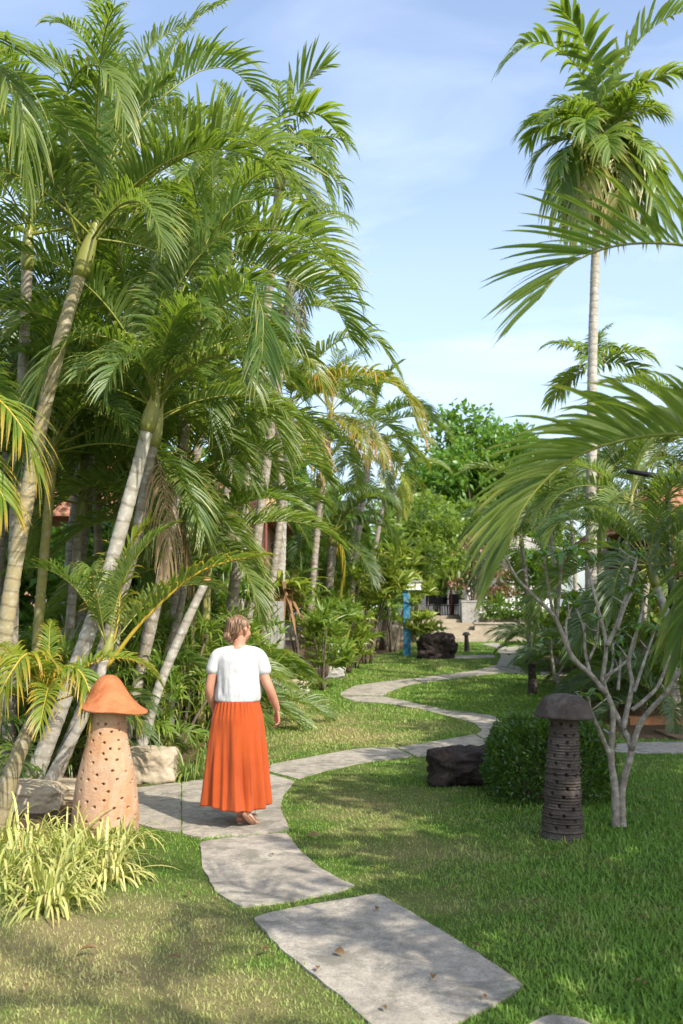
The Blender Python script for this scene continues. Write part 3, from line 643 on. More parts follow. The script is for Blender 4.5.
palm('low yellow leaved areca palm beside the striped plants', stem_px([(-6, 800), (22, 745), (46, 700)], 8.0), .07, .055, 'areca_sun', 8, .62, 24, (75, 10), .15, 'trunk_ochre', az0=2., feature=[
    dict(pts=pw([(46, 690), (60, 668), (80, 672), (92, 700), (94, 722)], [8, 7.9, 7.8, 7.7, 7.7]), kind='areca_sun', ll=.32, npair=30, vang=20, droop=.6, lw=.028),
    dict(pts=pw([(44, 690), (20, 664), (-5, 668), (-20, 690)], [8, 7.8, 7.7, 7.6]), kind='areca_sun', ll=.34, npair=30, vang=20, droop=.6, lw=.028),
    dict(pts=pw([(46, 690), (40, 665), (25, 655), (2, 690), (-5, 725)], [8, 7.7, 7.4, 7.2, 7.2]), kind='areca_sun', ll=.34, npair=30, vang=25, droop=.6, lw=.028)])
palm('areca palm reaching in with yellow lit leaves from the left edge', [Vector((-3.1, 6.4, -.03)), Vector((-2.95, 6.3, 1.4)), Vector((-2.75, 6.2, 2.6))], .08, .06, 'areca', 6, .8, 25, (85, 40), .4, 'trunk', az0=2.4, spread=2.2, feature=[
    dict(pts=pw([(-90, 410), (-50, 385), (-12, 392), (20, 425), (38, 470)], [6.2, 6.2, 6.1, 6.0, 6.0]), kind='areca_sun', ll=.42, npair=34, vang=10, droop=.5, lw=.03),
    dict(pts=pw([(-90, 400), (-60, 430), (-25, 450), (5, 500)], [6.2, 6, 5.9, 5.8]), kind='areca_sun', ll=.42, npair=34, vang=10, droop=.5, lw=.03)])
palm('tall areca palm whose dark leaf tips poke in at the top left corner', [Vector((-4.6, 7.4, -.03)), Vector((-4.3, 7.2, 3)), Vector((-3.6, 6.8, 5.2))], .1, .075, 'areca', 9, 1.1, 26, (85, 0), .5, 'trunk', az0=1.1, feature=[
    dict(pts=pw([(-110, 60), (-60, 30), (-20, 30), (30, 52)], [6.8, 6.6, 6.4, 6.2]), ll=.62, npair=26, vang=12, droop=.15, lw=.055, kind='areca_dark', a0=60, a1=20),
    dict(pts=pw([(-100, 90), (-40, 60), (0, 70), (22, 120), (28, 180)], [6.8, 6.6, 6.4, 6.3, 6.3]), ll=.45, npair=40, vang=15, droop=.7, lw=.04)])
palm('palm with orange scorched arching leaves and a fern on its trunk', stem_px([(281, 693), (280, 600), (283, 500), (288, 430)], 20.6), .105, .095, 'areca', 12, 1.05, 27, (80, -35), .5, 'trunk_pale', kinds=['areca', 'areca', 'areca', 'areca_orange'], feature=[
    dict(pts=pw([(290, 405), (318, 385), (350, 376), (382, 378), (406, 396), (418, 428)], [20.6, 20.4, 20.2, 20, 19.9, 19.8]), kind='areca_orange', ll=1.0, npair=46, vang=38, droop=.5, lw=.06),
    dict(pts=pw([(288, 405), (296, 375), (284, 355), (300, 352), (318, 372), (326, 402)], [20.6, 20.2, 19.8, 19.6, 19.4, 19.4]), kind='areca_orange', ll=.8, npair=42, vang=30, droop=.55, lw=.055),
    dict(pts=pw([(292, 402), (315, 362), (345, 338), (374, 338), (396, 368)], [20.6, 20.6, 20.6, 20.6, 20.6]), ll=.9, npair=40, vang=35, droop=.5, lw=.06)])
palm('distant palm with drooping grey green crown left of the big tree', stem_px([(350, 664), (352, 560), (362, 490), (366, 468)], 30), .1, .08, 'areca', 13, 1.05, 28, (75, -45), .6, 'trunk', kinds=['areca', 'areca_dark'])
palm('far palm leaning right over the flower bank by the blue post', stem_px([(366, 662), (372, 570), (384, 505), (392, 482)], 33), .09, .07, 'areca', 12, .95, 29, (75, -40), .5, 'trunk', kinds=['areca', 'areca_sun'])
palm('short blue green palm with hooked leaves right of the scorched palm', stem_px([(322, 676), (328, 600), (333, 545)], 24.5), .11, .1, 'areca_dark', 12, 1.05, 30, (75, -10), .4, 'trunk', feature=[
    dict(pts=pw([(335, 530), (348, 500), (366, 486), (381, 496), (385, 515)], 24), kind='areca_dark', ll=.6, npair=40, vang=10, droop=.6, lw=.05),
    dict(pts=pw([(335, 530), (360, 514), (378, 514), (392, 530), (396, 550)], 23.8), kind='areca_dark', ll=.6, npair=40, vang=10, droop=.6, lw=.05),
    dict(pts=pw([(333, 530), (330, 530), (338, 535), (345, 560), (342, 590)], 23.5), kind='areca_sun', ll=.5, npair=36, vang=10, droop=.6, lw=.045)])
palm('palm in the shade behind the woman with a pale trunk', stem_px([(236, 715), (240, 600), (243, 520)], 17.5), .09, .08, 'areca', 10, .72, 31, (78, 5), .4, 'trunk_pale')
palm('areca palm filling the middle of the grove in front of the pink house', stem_px([(190, 728), (215, 600), (228, 480), (232, 430)], 15.4), .065, .055, 'areca', 14, .85, 32, (80, -20), .5)
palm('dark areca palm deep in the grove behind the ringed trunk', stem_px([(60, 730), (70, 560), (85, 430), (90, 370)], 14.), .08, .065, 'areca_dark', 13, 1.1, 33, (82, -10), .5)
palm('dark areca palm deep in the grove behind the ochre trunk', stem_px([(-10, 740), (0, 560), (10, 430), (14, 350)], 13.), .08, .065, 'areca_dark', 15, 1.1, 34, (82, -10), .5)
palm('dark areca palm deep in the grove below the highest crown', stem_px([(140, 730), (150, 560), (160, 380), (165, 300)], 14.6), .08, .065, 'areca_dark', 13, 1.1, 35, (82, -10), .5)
palm('areca palm backing the grove with its crown left of the fan crowned palm', stem_px([(150, 720), (190, 500), (222, 270), (226, 220)], 15), .075, .06, 'areca', 13, .95, 36, (82, -5), .5)
palm('areca palm backing the grove under the highest left crowns', stem_px([(60, 730), (90, 480), (120, 240), (124, 165)], 12.6), .075, .06, 'areca', 14, 1.05, 37, (84, 0), .6)
for i, (px, py, Y, cx, cy, kd, n, s_, lab) in enumerate([
    (30, 770, 10.6, 52, 470, 'areca', 15, 1.05, 'areca palm with mid height crown between the ochre and the ringed trunk'),
    (112, 752, 11.8, 128, 400, 'areca', 15, 1.1, 'areca palm with mid height crown right behind the ringed trunk crown'),
    (168, 745, 12.4, 186, 455, 'areca', 13, .75, 'areca palm with crown at the height of the pink gable'),
    (200, 738, 13.2, 222, 380, 'areca', 12, .62, 'areca palm with crown under the long arching leaves'),
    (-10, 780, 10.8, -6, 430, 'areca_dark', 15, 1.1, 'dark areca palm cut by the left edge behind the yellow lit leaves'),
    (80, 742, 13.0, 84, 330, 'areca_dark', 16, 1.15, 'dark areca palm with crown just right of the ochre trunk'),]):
    palm(lab, stem_px([(px, py), ((px * .6 + cx * .4), (py + cy) / 2), (cx, cy)], Y), .058, .05, kd, n, s_, 140 + i, (84, -8), .4, 'trunk_green' if i % 3 == 0 else 'trunk')
for i, (px, py, Y, cx, cy, kd, n, s_, kk, lab) in enumerate([
    (306, 684, 23, 330, 425, 'areca', 15, 1.1, ['areca', 'areca', 'areca_orange'], 'palm with golden lower leaves right behind the fern bearing palm'),
    (346, 668, 27, 372, 440, 'areca', 14, 1.15, ['areca', 'areca', 'areca_sun'], 'palm with a few golden leaves above the lime shrub at the bend'),
    (318, 676, 25.5, 318, 520, 'areca', 14, 1.0, ['areca', 'fern'], 'short green palm filling the gap under the golden leaved palm')]):
    palm(lab, stem_px([(px, py), ((px + cx) / 2 - 3, (py + cy) / 2), (cx, cy)], Y), .085, .07, kd, n, s_, 170 + 2 * i, (80, -35), .45, 'trunk', kinds=kk)
# the sawn stem
Ps = stem_px([(135, 745), (158, 690), (182, 632), (205, 583)], 11.0); b0 = Ps[0]
o = empty('palm_stump', b0, 'bare leaning palm stem with an orange sawn top', 'palm stump')
me, C = trunk_mesh('trunk', [np.array(p - b0) for p in Ps], .062, .045, M['trunk_pale']); link('trunk', me, o)
mb = MB(); tube(mb, [C[-1] - (C[-1] - C[-3]) * .3, C[-1] + nrm((C[-1] - C[-3])[None])[0] * .07], [.044, .043], 10); mb.obj('sawn_top', M['pot'], o)

# low clumps of the left border
for i, (px, py, kd, n, sc_, lab) in enumerate([
    (160, 742, 'fern', 14, .95, 'feathery palm clump growing behind the terracotta pot'),
    (196, 728, 'fern', 15, 1.0, 'feathery palm clump left of the woman and behind the striped grass'),
    (118, 752, 'fern', 13, .9, 'feathery palm clump right behind the orange lamp cap'),
    (226, 724, 'fern', 14, .95, 'bright feathery palm clump directly behind the woman'),
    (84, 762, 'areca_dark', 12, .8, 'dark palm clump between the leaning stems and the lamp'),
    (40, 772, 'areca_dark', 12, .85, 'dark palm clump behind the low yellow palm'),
    (2, 774, 'areca', 12, .85, 'green palm clump at the left edge behind the low yellow palm'),
    (160, 716, 'areca', 14, 1.1, 'tall palm clump filling the grove behind the sawn stem'),
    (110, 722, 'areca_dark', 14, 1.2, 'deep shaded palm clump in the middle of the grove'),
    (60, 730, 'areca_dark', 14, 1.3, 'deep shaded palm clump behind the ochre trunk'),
    (212, 712, 'fern', 15, 1.1, 'tall feathery clump behind the bright one near the woman'),
    (150, 728, 'areca', 16, 1.2, 'large arching palm clump behind the slender stems'),
    (20, 752, 'areca', 16, 1.2, 'large arching palm clump behind the ochre trunk foot'),
    (90, 736, 'areca', 16, 1.25, 'large arching palm clump behind the lamp and ringed trunk'),
    (205, 722, 'areca', 14, 1.0, 'large arching palm clump behind the sawn stem top'),]):
    clump(lab, G(px, py), kd, n, sc_, 100 + i)
# striped plants
sp = [(108, 880, 60, .52), (50, 908, 70, .52), (-8, 896, 70, .62), (20, 878, 70, .62), (46, 893, 80, .6), (74, 876, 80, .6), (98, 866, 70, .55), (30, 850, 60, .58), (122, 846, 46, .45), (-30, 872, 60, .6), (66, 852, 60, .5), (0, 850, 60, .55)]
sl = ['reaching farthest onto the lawn by the lamp', 'lowest of all, in front of the middle of the patch', 'in front at the bottom left edge', 'second from the left edge, behind the front one', 'frontmost in the middle of the patch', 'in the middle of the patch, left of the lamp', 'spilling onto the lawn below the lamp', 'rearmost under the low yellow palm', 'smallest, at the foot of the orange lamp', 'cut by the left edge of the patch', 'between the lamp and the rearmost one', 'rear left below the yellow palm trunk']
for i, ((px, py, n, L), w) in enumerate(zip(sp, sl)):
    g = G(px, py); grass_clump('cream striped spider plant ' + w, g, int(n * 1.5), L * 1.2, .017, 'spider', 200 + i, 'spider plants at the front of the border', droop=(.3, 1.3), tilt=(.06, 1.15))
sg = [(192, 780, 80, .55, 'right behind the beige boulder'), (168, 752, 80, .55, 'behind the boulder to its left'), (207, 764, 70, .5, 'touching the skirt on the left of the woman'), (178, 736, 70, .55, 'in front of the terracotta pot'), (204, 742, 70, .55, 'farther back left of the woman'), (64, 774, 60, .5, 'behind the flat stone left of the lamp'), (92, 770, 60, .5, 'between the flat stone and the lamp'), (146, 768, 50, .5, 'between the lamp and the boulder'), (222, 748, 60, .45, 'hidden partly by the woman')]
for i, (px, py, n, L, w) in enumerate(sg):
    grass_clump('pale striped grass tuft ' + w, G(px, py), n, L, .016, 'spidergreen', 230 + i, 'striped grass tufts around the boulder', name='grass_tuft', cat='grass tuft', droop=(.2, .9), tilt=(.05, .8))

# shrubs along the far left border
for i, (px, py, size, n, L, Wd, mt, pr, lab, ros) in enumerate([
    (250, 704, (.6, .6, 1.2), 380, .42, .045, 'shrub', 'lance', 'spiky green shrub in front of the white wall beside the woman', 9),
    (322, 690, (.7, .8, 1.7), 650, .42, .045, 'fern', 'lance', 'fan leaved green shrub right of the fern bearing trunk', 11),
    (322, 682, (.9, .9, 2.4), 850, .45, .05, 'shrub', 'lance', 'fan leaved shrub under the blue green palm', 11),
    (346, 673, (1.0, 1.0, 2.7), 950, .5, .06, 'lime', 'lance', 'tall lime green fan leaved shrub at the bend of the path', 11),
    (300, 676, (1.2, 1.0, 3.4), 900, .5, .06, 'shrub', 'lance', 'tall green shrub behind the fern bearing palm', 11),
    (332, 664, (1.4, 1.2, 3.9), 1100, .5, .07, 'shrub', 'lance', 'tall green shrub behind the lime one', 11),
    (366, 664, (1.3, 1.2, 3.2), 1200, .5, .07, 'lime', 'lance', 'lime leaved shrub nearest to the pale stone block', 11),
    (392, 652, (1.4, 1.3, 3.8), 1300, .55, .08, 'fern', 'lance', 'bushy green shrub left of the blue post', 11),
    (424, 656, (.7, .5, 2.6), 560, .5, .06, 'lime', 'lance', 'yellow green reedy shrub right of the blue post', 9),
    (376, 650, (1.7, 1.5, 5.0), 1500, .5, .09, 'shrub', 'lance', 'tall shrub mass rising behind the pale stone block', 11),
    (296, 697, (.4, .4, .45), 200, .3, .03, 'shrub', 'lance', 'low leafy tuft at the foot of the fern bearing palm', 8),
    (356, 668, (.6, .6, .9), 300, .35, .05, 'lime', 'lance', 'low yellow green plant at the lawn edge by the path bend', 8)]):
    shrub(lab, G(px, py), size, n, L, Wd, mt, 300 + i, rosette=ros, prof=pr, nseg=3, clumps=12 if n > 500 else 7, up=.8)
for i, (px, py, Y0, size, n, L, Wd, mt, lab) in enumerate([
    (70, 0, 11.0, (.7, .5, 1.5), 900, .36, .022, 'fern', 'fine leaved fern bank between the leaning stems behind the lamp'),
    (128, 0, 11.6, (.7, .5, 1.6), 1000, .36, .022, 'fern', 'fine leaved fern bank behind the orange cap'),
    (176, 0, 12.6, (.75, .5, 1.7), 1000, .36, .022, 'fern', 'fine leaved fern bank behind the foot of the sawn stem'),
    (214, 0, 13.6, (.75, .5, 2.0), 1100, .38, .024, 'fern', 'fine leaved fern bank left of the head of the woman'),
    (226, 0, 15.4, (.6, .5, 2.3), 1000, .40, .028, 'fern', 'tall fine leaved fern bank behind the head of the woman'),
    (10, 0, 11.0, (.8, .5, 1.5), 900, .38, .024, 'shrub', 'fine leaved fern bank at the left edge under the ochre trunk'),
    (252, 0, 18.4, (.5, .5, 1.6), 800, .40, .03, 'shrub', 'fine leaved shrub left of the fern bearing trunk'),
    (200, 0, 15.0, (1.0, .5, 3.0), 1300, .42, .03, 'shrub', 'high leafy bank in the grove under the pink gable'),
    (140, 0, 14.2, (1.0, .5, 2.8), 1300, .42, .03, 'shrub', 'high leafy bank in the grove behind the slender stems')]):
    shrub(lab, ground_of(W(px, 700, Y0)), size, n, L, Wd, mt, 340 + i, group='fern banks in the palm grove', rosette=13, prof='lance', nseg=4, clumps=12, up=.9, droop=.8, name='fern_bank', cat='fern')
# fern growing on the trunk
g = W(281, 598, 20.3)
o = empty('nest_fern', g, 'brown nest fern with yellow leaves growing on a palm trunk', 'fern')
rng = np.random.RandomState(4); mb = MB(); n = 130; a = rng.rand(n) * 6.283; t = rng.rand(n) * 1.2 + .5
strips(mb, np.stack([np.cos(a) * .08, np.sin(a) * .08, (rng.rand(n) - .5) * .5], -1), np.stack([np.cos(a) * np.sin(t), np.sin(a) * np.sin(t), np.cos(t)], -1), np.stack([-np.sin(a), np.cos(a), 0 * a], -1), .55 * (.5 + .7 * rng.rand(n)), .09, .2 + .9 * rng.rand(n), 4, 'leaf', .3, rng=rng); mb.obj('dead_leaves', M['deadleaf'], o)
mb = MB(); n = 22; a = rng.rand(n) * 6.283; t = rng.rand(n) * .8 + .5
strips(mb, np.stack([np.cos(a) * .1, np.sin(a) * .1, .15 + 0 * a], -1), np.stack([np.cos(a) * np.sin(t), np.sin(a) * np.sin(t), np.cos(t)], -1), np.stack([-np.sin(a), np.cos(a), 0 * a], -1), 1.15 * (.6 + .6 * rng.rand(n)), .12, .3 + .6 * rng.rand(n), 5, 'strap', .3, rng=rng); mb.obj('live_leaves', M['lime'], o)

# --- right side palms
Rt = stem_px([(590, 692), (591, 560), (592, 400), (594, 300), (597, 215)], 20.8)
palm('very tall slim betel palm with a shaggy crown against the sky', Rt, .135, .088, 'catechu', 28, .88, 41, (74, -60), 1.9, 'trunk_pale', group='tall betel palms', az0=.7, ring=.24, kinds=['catechu'] * 6 + ['catechu_old'], feature=[
    dict(pts=pw([(600, 135), (588, 85), (562, 52), (530, 42), (506, 62)], [20.8, 20.7, 20.6, 20.5, 20.4]), kind='catechu', ll=1.0, npair=22, vang=35, droop=.4, lw=.12),
    dict(pts=pw([(600, 130), (596, 80), (582, 35), (562, 8)], [20.8, 20.5, 20.0, 19.6]), kind='catechu', ll=1.0, npair=22, vang=25, droop=.2, lw=.13),
    dict(pts=pw([(602, 130), (622, 70), (650, 30), (690, 10), (725, 20)], [20.8, 20.8, 20.8, 20.8, 20.8]), kind='catechu', ll=1.1, npair=24, vang=35, droop=.25, lw=.13),
    dict(pts=pw([(602, 132), (630, 95), (662, 75), (695, 70)], [20.8, 20.6, 20.4, 20.3]), kind='catechu', ll=.9, npair=22, vang=20, droop=.4, lw=.12),
    dict(pts=pw([(600, 140), (570, 150), (562, 190), (568, 225)], [20.8, 20.4, 20.2, 20.1]), kind='catechu', ll=.85, npair=22, vang=10, droop=.9, lw=.11),
    dict(pts=pw([(602, 140), (612, 150), (618, 190), (614, 235)], [20.8, 20.2, 19.9, 19.8]), kind='catechu_old', ll=.8, npair=22, vang=5, droop=.9, lw=.1),
    dict(pts=pw([(602, 140), (640, 150), (655, 185), (652, 225)], [20.8, 20.6, 20.4, 20.3]), kind='catechu', ll=.85, npair=22, vang=10, droop=.9, lw=.11),
    dict(pts=pw([(600, 140), (590, 165), (580, 200), (578, 235)], [20.8, 20.0, 19.8, 19.7]), kind='catechu_old', ll=.8, npair=22, vang=5, droop=.9, lw=.1)])
palm('smaller betel palm standing farther off behind the tall slim one', stem_px([(600, 668), (600, 520), (597, 440), (594, 385)], 29), .1, .08, 'catechu', 10, .85, 42, (80, -15), .8, 'trunk', group='tall betel palms', ring=.2)
# the near palm on the right, its leaves hang into the view
palm('near palm whose broad leaves arch in from the right edge', [Vector((2.55, 1.3, -.02)), Vector((2.5, 1.9, 1.1)), Vector((2.2, 2.9, 2.2))], .085, .07, 'areca_dark', 3, .75, 43, (85, 45), .3, 'trunk', az0=-.6, spread=1.6, feature=[
    dict(pts=pw([(850, 330), (760, 262), (690, 246), (640, 243), (600, 250), (565, 268), (538, 300)], [3.5, 3.7, 3.9, 4.0, 4.05, 4.1, 4.1]), kind='areca', ll=.60, npair=30, vang=68, droop=.16, lw=.025, pet=.05, r0=.012, a0=72, a1=14),
    dict(pts=pw([(860, 460), (760, 440), (690, 434), (640, 437), (590, 450), (552, 474), (522, 510), (506, 555)], [3.4, 3.5, 3.6, 3.7, 3.75, 3.8, 3.8, 3.8]), kind='areca', ll=.50, npair=54, vang=66, droop=.28, lw=.026, pet=.05, r0=.012, a0=62, a1=20),
    dict(pts=pw([(870, 560), (780, 540), (720, 555), (690, 600), (680, 660)], [4.2, 4.4, 4.6, 4.7, 4.8]), kind='areca_dark', ll=.34, npair=34, vang=20, droop=.4, lw=.04)])
for i, (px, py, Y, H, kd, n, s_, lab) in enumerate([
    (640, 690, 17.5, 3.1, 'areca_dark', 13, 1.15, 'areca palm behind the plumeria with its crown before the tiled roof'),
    (676, 690, 15.5, 3.0, 'areca_dark', 13, 1.1, 'shaded areca palm at the right edge behind the plumeria'),
    (622, 684, 19.5, 4.4, 'areca', 12, 1.1, 'pale stemmed areca palm left of the tiled house'),
    (560, 668, 27, 4.6, 'areca', 13, 1.25, 'areca palm left of the tall betel palm trunk'),
    (530, 660, 31, 4.3, 'areca_dark', 13, 1.25, 'dark areca palm behind the drooping near leaf tips'),
    (640, 668, 27, 6.2, 'areca', 13, 1.3, 'high areca palm behind the tiled house'),
    (690, 672, 24, 6.6, 'areca', 13, 1.3, 'high areca palm over the roof at the right edge'),
    (578, 660, 32, 5.6, 'areca', 13, 1.3, 'far areca palm just left of the tall trunk'),
    (612, 672, 24, 5.2, 'areca_dark', 13, 1.2, 'dark areca palm just right of the tall trunk')]):
    b = ground_of(W(px, py, Y)); rg = random.Random(i); dx = rg.uniform(-.3, .3)
    palm(lab, [b, b + Vector((dx * .4, 0, H * .5)), b + Vector((dx, .1, H - .9))], .08, .06, kd, n, s_, 60 + i, (82, -20), .5, 'trunk_pale' if i % 2 else 'trunk', group='areca palms on the right side')
for i, (px, py, kd, n, s_, lab) in enumerate([
    (668, 712, 'areca_dark', 15, 1.05, 'dark palm clump behind the right hand plumeria branches'),
    (640, 702, 'areca_dark', 15, 1.1, 'dark palm clump behind the middle of the plumeria'),
    (690, 722, 'areca_dark', 15, 1.1, 'dark palm clump at the right edge above the red earth'),
    (612, 690, 'areca_dark', 15, 1.1, 'dark palm clump at the foot of the tall betel palm'),
    (576, 668, 'areca_dark', 15, 1.15, 'palm clump left of the tall betel palm foot'),
    (545, 655, 'areca_dark', 12, .9, 'palm clump hanging over the terrace wall'),
    (655, 690, 'areca_dark', 16, 1.5, 'tall shaded palm clump in front of the house wall'),
    (700, 694, 'areca', 16, 1.5, 'tall palm clump at the corner of the house')]):
    clump(lab, G(px, py), kd, n, s_, 400 + i, group='palm clumps on the right side')
for i, (px, py, size, n, lab) in enumerate([
    (628, 694, (1., .8, 2.2), 700, 'broad dark shrub between the tall trunk and the house'),
    (664, 706, (1., .7, 1.8), 700, 'broad dark shrub low behind the plumeria'),
    (596, 676, (1.2, .8, 2.4), 700, 'dark shrub behind the tall betel palm trunk')]):
    shrub(lab, G(px, py), size, n, .32, .09, 'shrub', 450 + i, group='dark shrubs on the right side', prof='leaf', clumps=12)
for i, (x, y, h, lab) in enumerate([(-5.9, 18.6, 3.3, 'tall dark shrub in the depth of the grove at the left edge'), (-4.2, 19.2, 3.6, 'tall dark shrub in the depth of the grove before the pink wall'), (-2.8, 19.9, 3.0, 'tall dark shrub in the depth of the grove left of the boarded wall'), (-7.5, 17.5, 3.4, 'tall dark shrub in the depth of the grove outside the left edge')]):
    shrub(lab, Vector((x, y, 0)), (1.1, .9, h), 2600, .30, .12, 'tree', 480 + i, group='dark shrubs in the depth of the grove', prof='leaf', clumps=22)
# ------------------------------------------------------------------ trees behind
tree('big dark green rounded tree behind the terrace', Vector((6.9, 52, .4)), 12.4, 4.5, 20000, .30, .17, 'tree', 71, 44, .64, .36, trunk_r=.3, lean=(.3, 0))
tree('lighter feathery tree in front of the big dark tree', Vector((4.3, 46.5, .4)), 7.6, 3.6, 11000, .3, .13, 'tree_lime', 72, 26, .62, .36, trunk_r=.2)
tree('pale yellow green tree over the blue post', Vector((3.0, 40.5, .4)), 6.0, 2.5, 7000, .28, .11, 'tree_lime', 73, 18, .68, .34, trunk_r=.12)
tree('dark tree behind the terrace hidden by the near leaf', Vector((10.2, 56, .4)), 9.5, 3.6, 6000, .42, .2, 'tree', 74, 22, .6, .42, trunk_r=.25)
tree('dense dark tree far behind the left grove', Vector((-7.2, 24, .1)), 8.6, 4.2, 7000, .34, .17, 'tree', 75, 26, .58, .42, trunk_r=.25)
tree('dense dark tree behind the pink house', Vector((-3.6, 30, .2)), 7.6, 3.4, 6000, .34, .17, 'tree', 76, 24, .52, .48, trunk_r=.22)
tree('dark tree between the pink house and the terrace', Vector((-.6, 40, .4)), 7.0, 3.2, 6000, .36, .17, 'tree', 77, 24, .5, .5, trunk_r=.2)
tree('dark tree far behind the tiled house', Vector((15.5, 42, .4)), 8.0, 4.2, 6000, .4, .2, 'tree', 78, 24, .5, .5, trunk_r=.22)
tree('dark tree left of the ochre trunk at the far left', Vector((-8.2, 16.5, 0)), 6.4, 3.2, 6000, .28, .13, 'tree', 79, 24, .52, .5, trunk_r=.2)
# tall trees beside the lawn, outside the view, that shade it
for i, (tx, ty, h, r, n, lab) in enumerate([
    (2.7, 7.4, 6.6, 2.2, 6200, 'shade tree over the near lawn on the right'), (2.3, 10.9, 7.2, 2.2, 6500, 'shade tree beside the clipped bush'),
    (3.4, 14.2, 7.6, 2.4, 7000, 'shade tree on the right beyond the plumeria'), (2.9, 17.2, 8.0, 2.0, 6000, 'shade tree on the right over the second bend'),
    (1.1, 6.0, 6.4, 1.4, 5500, 'shade tree nearest behind the camera'), (1.5, 8.9, 6.8, 1.5, 5500, 'shade tree with narrow crown beside the lawn'), (2.7, 13., 7.4, 1.4, 5500, 'shade tree over the first bend of the path')]):
    k = h * .8 / math.tan(SUN_EL); tree(lab, Vector((tx + SUN_AZ[0] * k, ty + SUN_AZ[1] * k, -.02)), h, r, int(n * .58), .22, .12, 'tree', 500 + i, 24, .8, .22, group='shade trees along the right of the lawn', trunk_r=.13)

b = Vector((3.05, -.15, -.02)); palm('areca palm beside the camera that dapples the near slab', [b, b + Vector((-.05, .1, 2.3)), b + Vector((-.2, .4, 4.5))], .08, .06, 'areca', 8, .66, 44, (80, -10), .5, 'trunk')
# ------------------------------------------------------------------ buildings
def add_roof(mb, c, sx, sy, z0, z1, ridge, over=.5, mi=0, rows=14, rz=0.):
    """hipped roof with stepped tile courses"""
    for k in range(rows):
        t0, t1 = k / rows, (k + 1) / rows
        def ring(t, dz):
            a = (sx / 2 + over) * (1 - t) + ridge / 2 * t; b = (sy / 2 + over) * (1 - t) + .02 * t; z = z0 + (z1 - z0) * t + dz
            return [(c[0] - a, c[1] - b, z), (c[0] + a, c[1] - b, z), (c[0] + a, c[1] + b, z), (c[0] - a, c[1] + b, z)]
        V = ring(t0, .05) + ring(t1, .012) + ring(t0, 0)
        F = [(i, (i + 1) % 4, 4 + (i + 1) % 4, 4 + i) for i in range(4)] + [(8 + i, 8 + (i + 1) % 4, (i + 1) % 4, i) for i in range(4)]
        mb.add(V, F, mi)
    V = [(c[0] - sx / 2 - over, c[1] - sy / 2 - over, z0), (c[0] + sx / 2 + over, c[1] - sy / 2 - over, z0), (c[0] + sx / 2 + over, c[1] + sy / 2 + over, z0), (c[0] - sx / 2 - over, c[1] + sy / 2 + over, z0)]
    mb.add(V, [(3, 2, 1, 0)], mi)
def tile_mat_rows():
    m = NT('barrel_tile'); v = m.obj(); w = m.n('ShaderNodeTexWave'); w.bands_direction = 'X'; w.inputs['Scale'].default_value = 1.7; w.inputs['Distortion'].default_value = .2; m.l(v, w.inputs['Vector'])
    c = m.ramp(m.noise(6, 6, .7, v), [(.3, (.22, .095, .06)), (.55, (.40, .19, .12)), (.78, (.52, .32, .23))])
    return m.done(c, .85, m.bump(w.outputs['Fac'], .9, .05), .25)
M['tiles'] = tile_mat_rows()
hb = ground_of(W(792, 660, 22.5)); hx = hb.x
o = empty('house', hb, 'garden house with clay tiled hip roof and red brown wooden walls', 'house')
mb = MB(); box(mb, (0, 2.5, 1.75), (5.6, 5, 3.5)); mb.obj('wall', M['wood'], o, smooth=False)
mb = MB(); add_roof(mb, (0, 2.5), 5.6, 5, 3.45, 5.6, 2.2, .75); mb.obj('roof', M['tiles'], o, smooth=False)
for k, wx in enumerate((-1.9, .2, 1.9)):
    mb = MB()
    for (a, b, c, d) in ((-.55, 0, .06, 1.3), (.55, 0, .06, 1.3), (0, -.62, 1.16, .06), (0, .62, 1.16, .06), (0, 0, .04, 1.2)): box(mb, (wx + a, -.03, 2.2 + b), (c, .07, d))
    f = mb.obj('window', M['wood'], o, smooth=False); mb = MB(); box(mb, (wx, -.012, 2.2), (1.04, .02, 1.18)); mb.obj('pane', M['glass'], f, smooth=False)
for wx in (-2.9, 0, 2.9):
    mb = MB(); box(mb, (wx, -.7, 1.7), (.16, .16, 3.4)); mb.obj('post', M['wood'], o, smooth=False)
# pink house behind the grove
hb = Vector((-5.95, 21.5, -.05)); o = empty('house', hb, 'pink plastered house glimpsed behind the palm grove', 'house')
mb = MB(); box(mb, (0, 2.5, 1.9), (8.4, 5, 3.8)); V = [(3.0, -.02, 3.8), (4.2, -.02, 3.8), (4.2, 5, 3.8), (3.0, 5, 3.8)]
mb.obj('wall', M['pink'], o, smooth=False)
mb = MB(); add_roof(mb, (0, 2.5), 8.4, 5, 3.75, 5.6, 4.2, .5); mb.obj('roof', M['tiles'], o, smooth=False)
for wx in (-2.6, .2, 2.6):
    mb = MB()
    for (a, b, c, d) in ((-.6, 0, .07, 1.4), (.6, 0, .07, 1.4), (0, -.67, 1.27, .07), (0, .67, 1.27, .07)): box(mb, (wx + a, -.03, 1.9 + b), (c, .07, d))
    f = mb.obj('window', M['white'], o, smooth=False); mb = MB(); box(mb, (wx, -.012, 1.9), (1.13, .02, 1.27)); mb.obj('pane', M['glass'], f, smooth=False)
# wicker roof finial by the pink gable, stood on a pole, no lamp
g = W(266, 508, 19.5); o = empty('wicker_lamp', ground_of(g), 'brown wicker lamp on a thin pole beside the pink gable', 'lamp'); zz = g.z - ground_of(g).z
mb = MB(); tube(mb, [(0, 0, 0), (0, 0, zz)], .03, 8); mb.obj('pole', M['wood'], o)
mb = MB(); zr = np.array([0, .05, .15, .28, .38, .44]); tube(mb, [(0, 0, zz + z - .1) for z in zr], [.19, .21, .21, .18, .11, .03], 16); mb.obj('lamp_shade', M['thatch'], o)  # cone of the finial, nothing lights it from inside
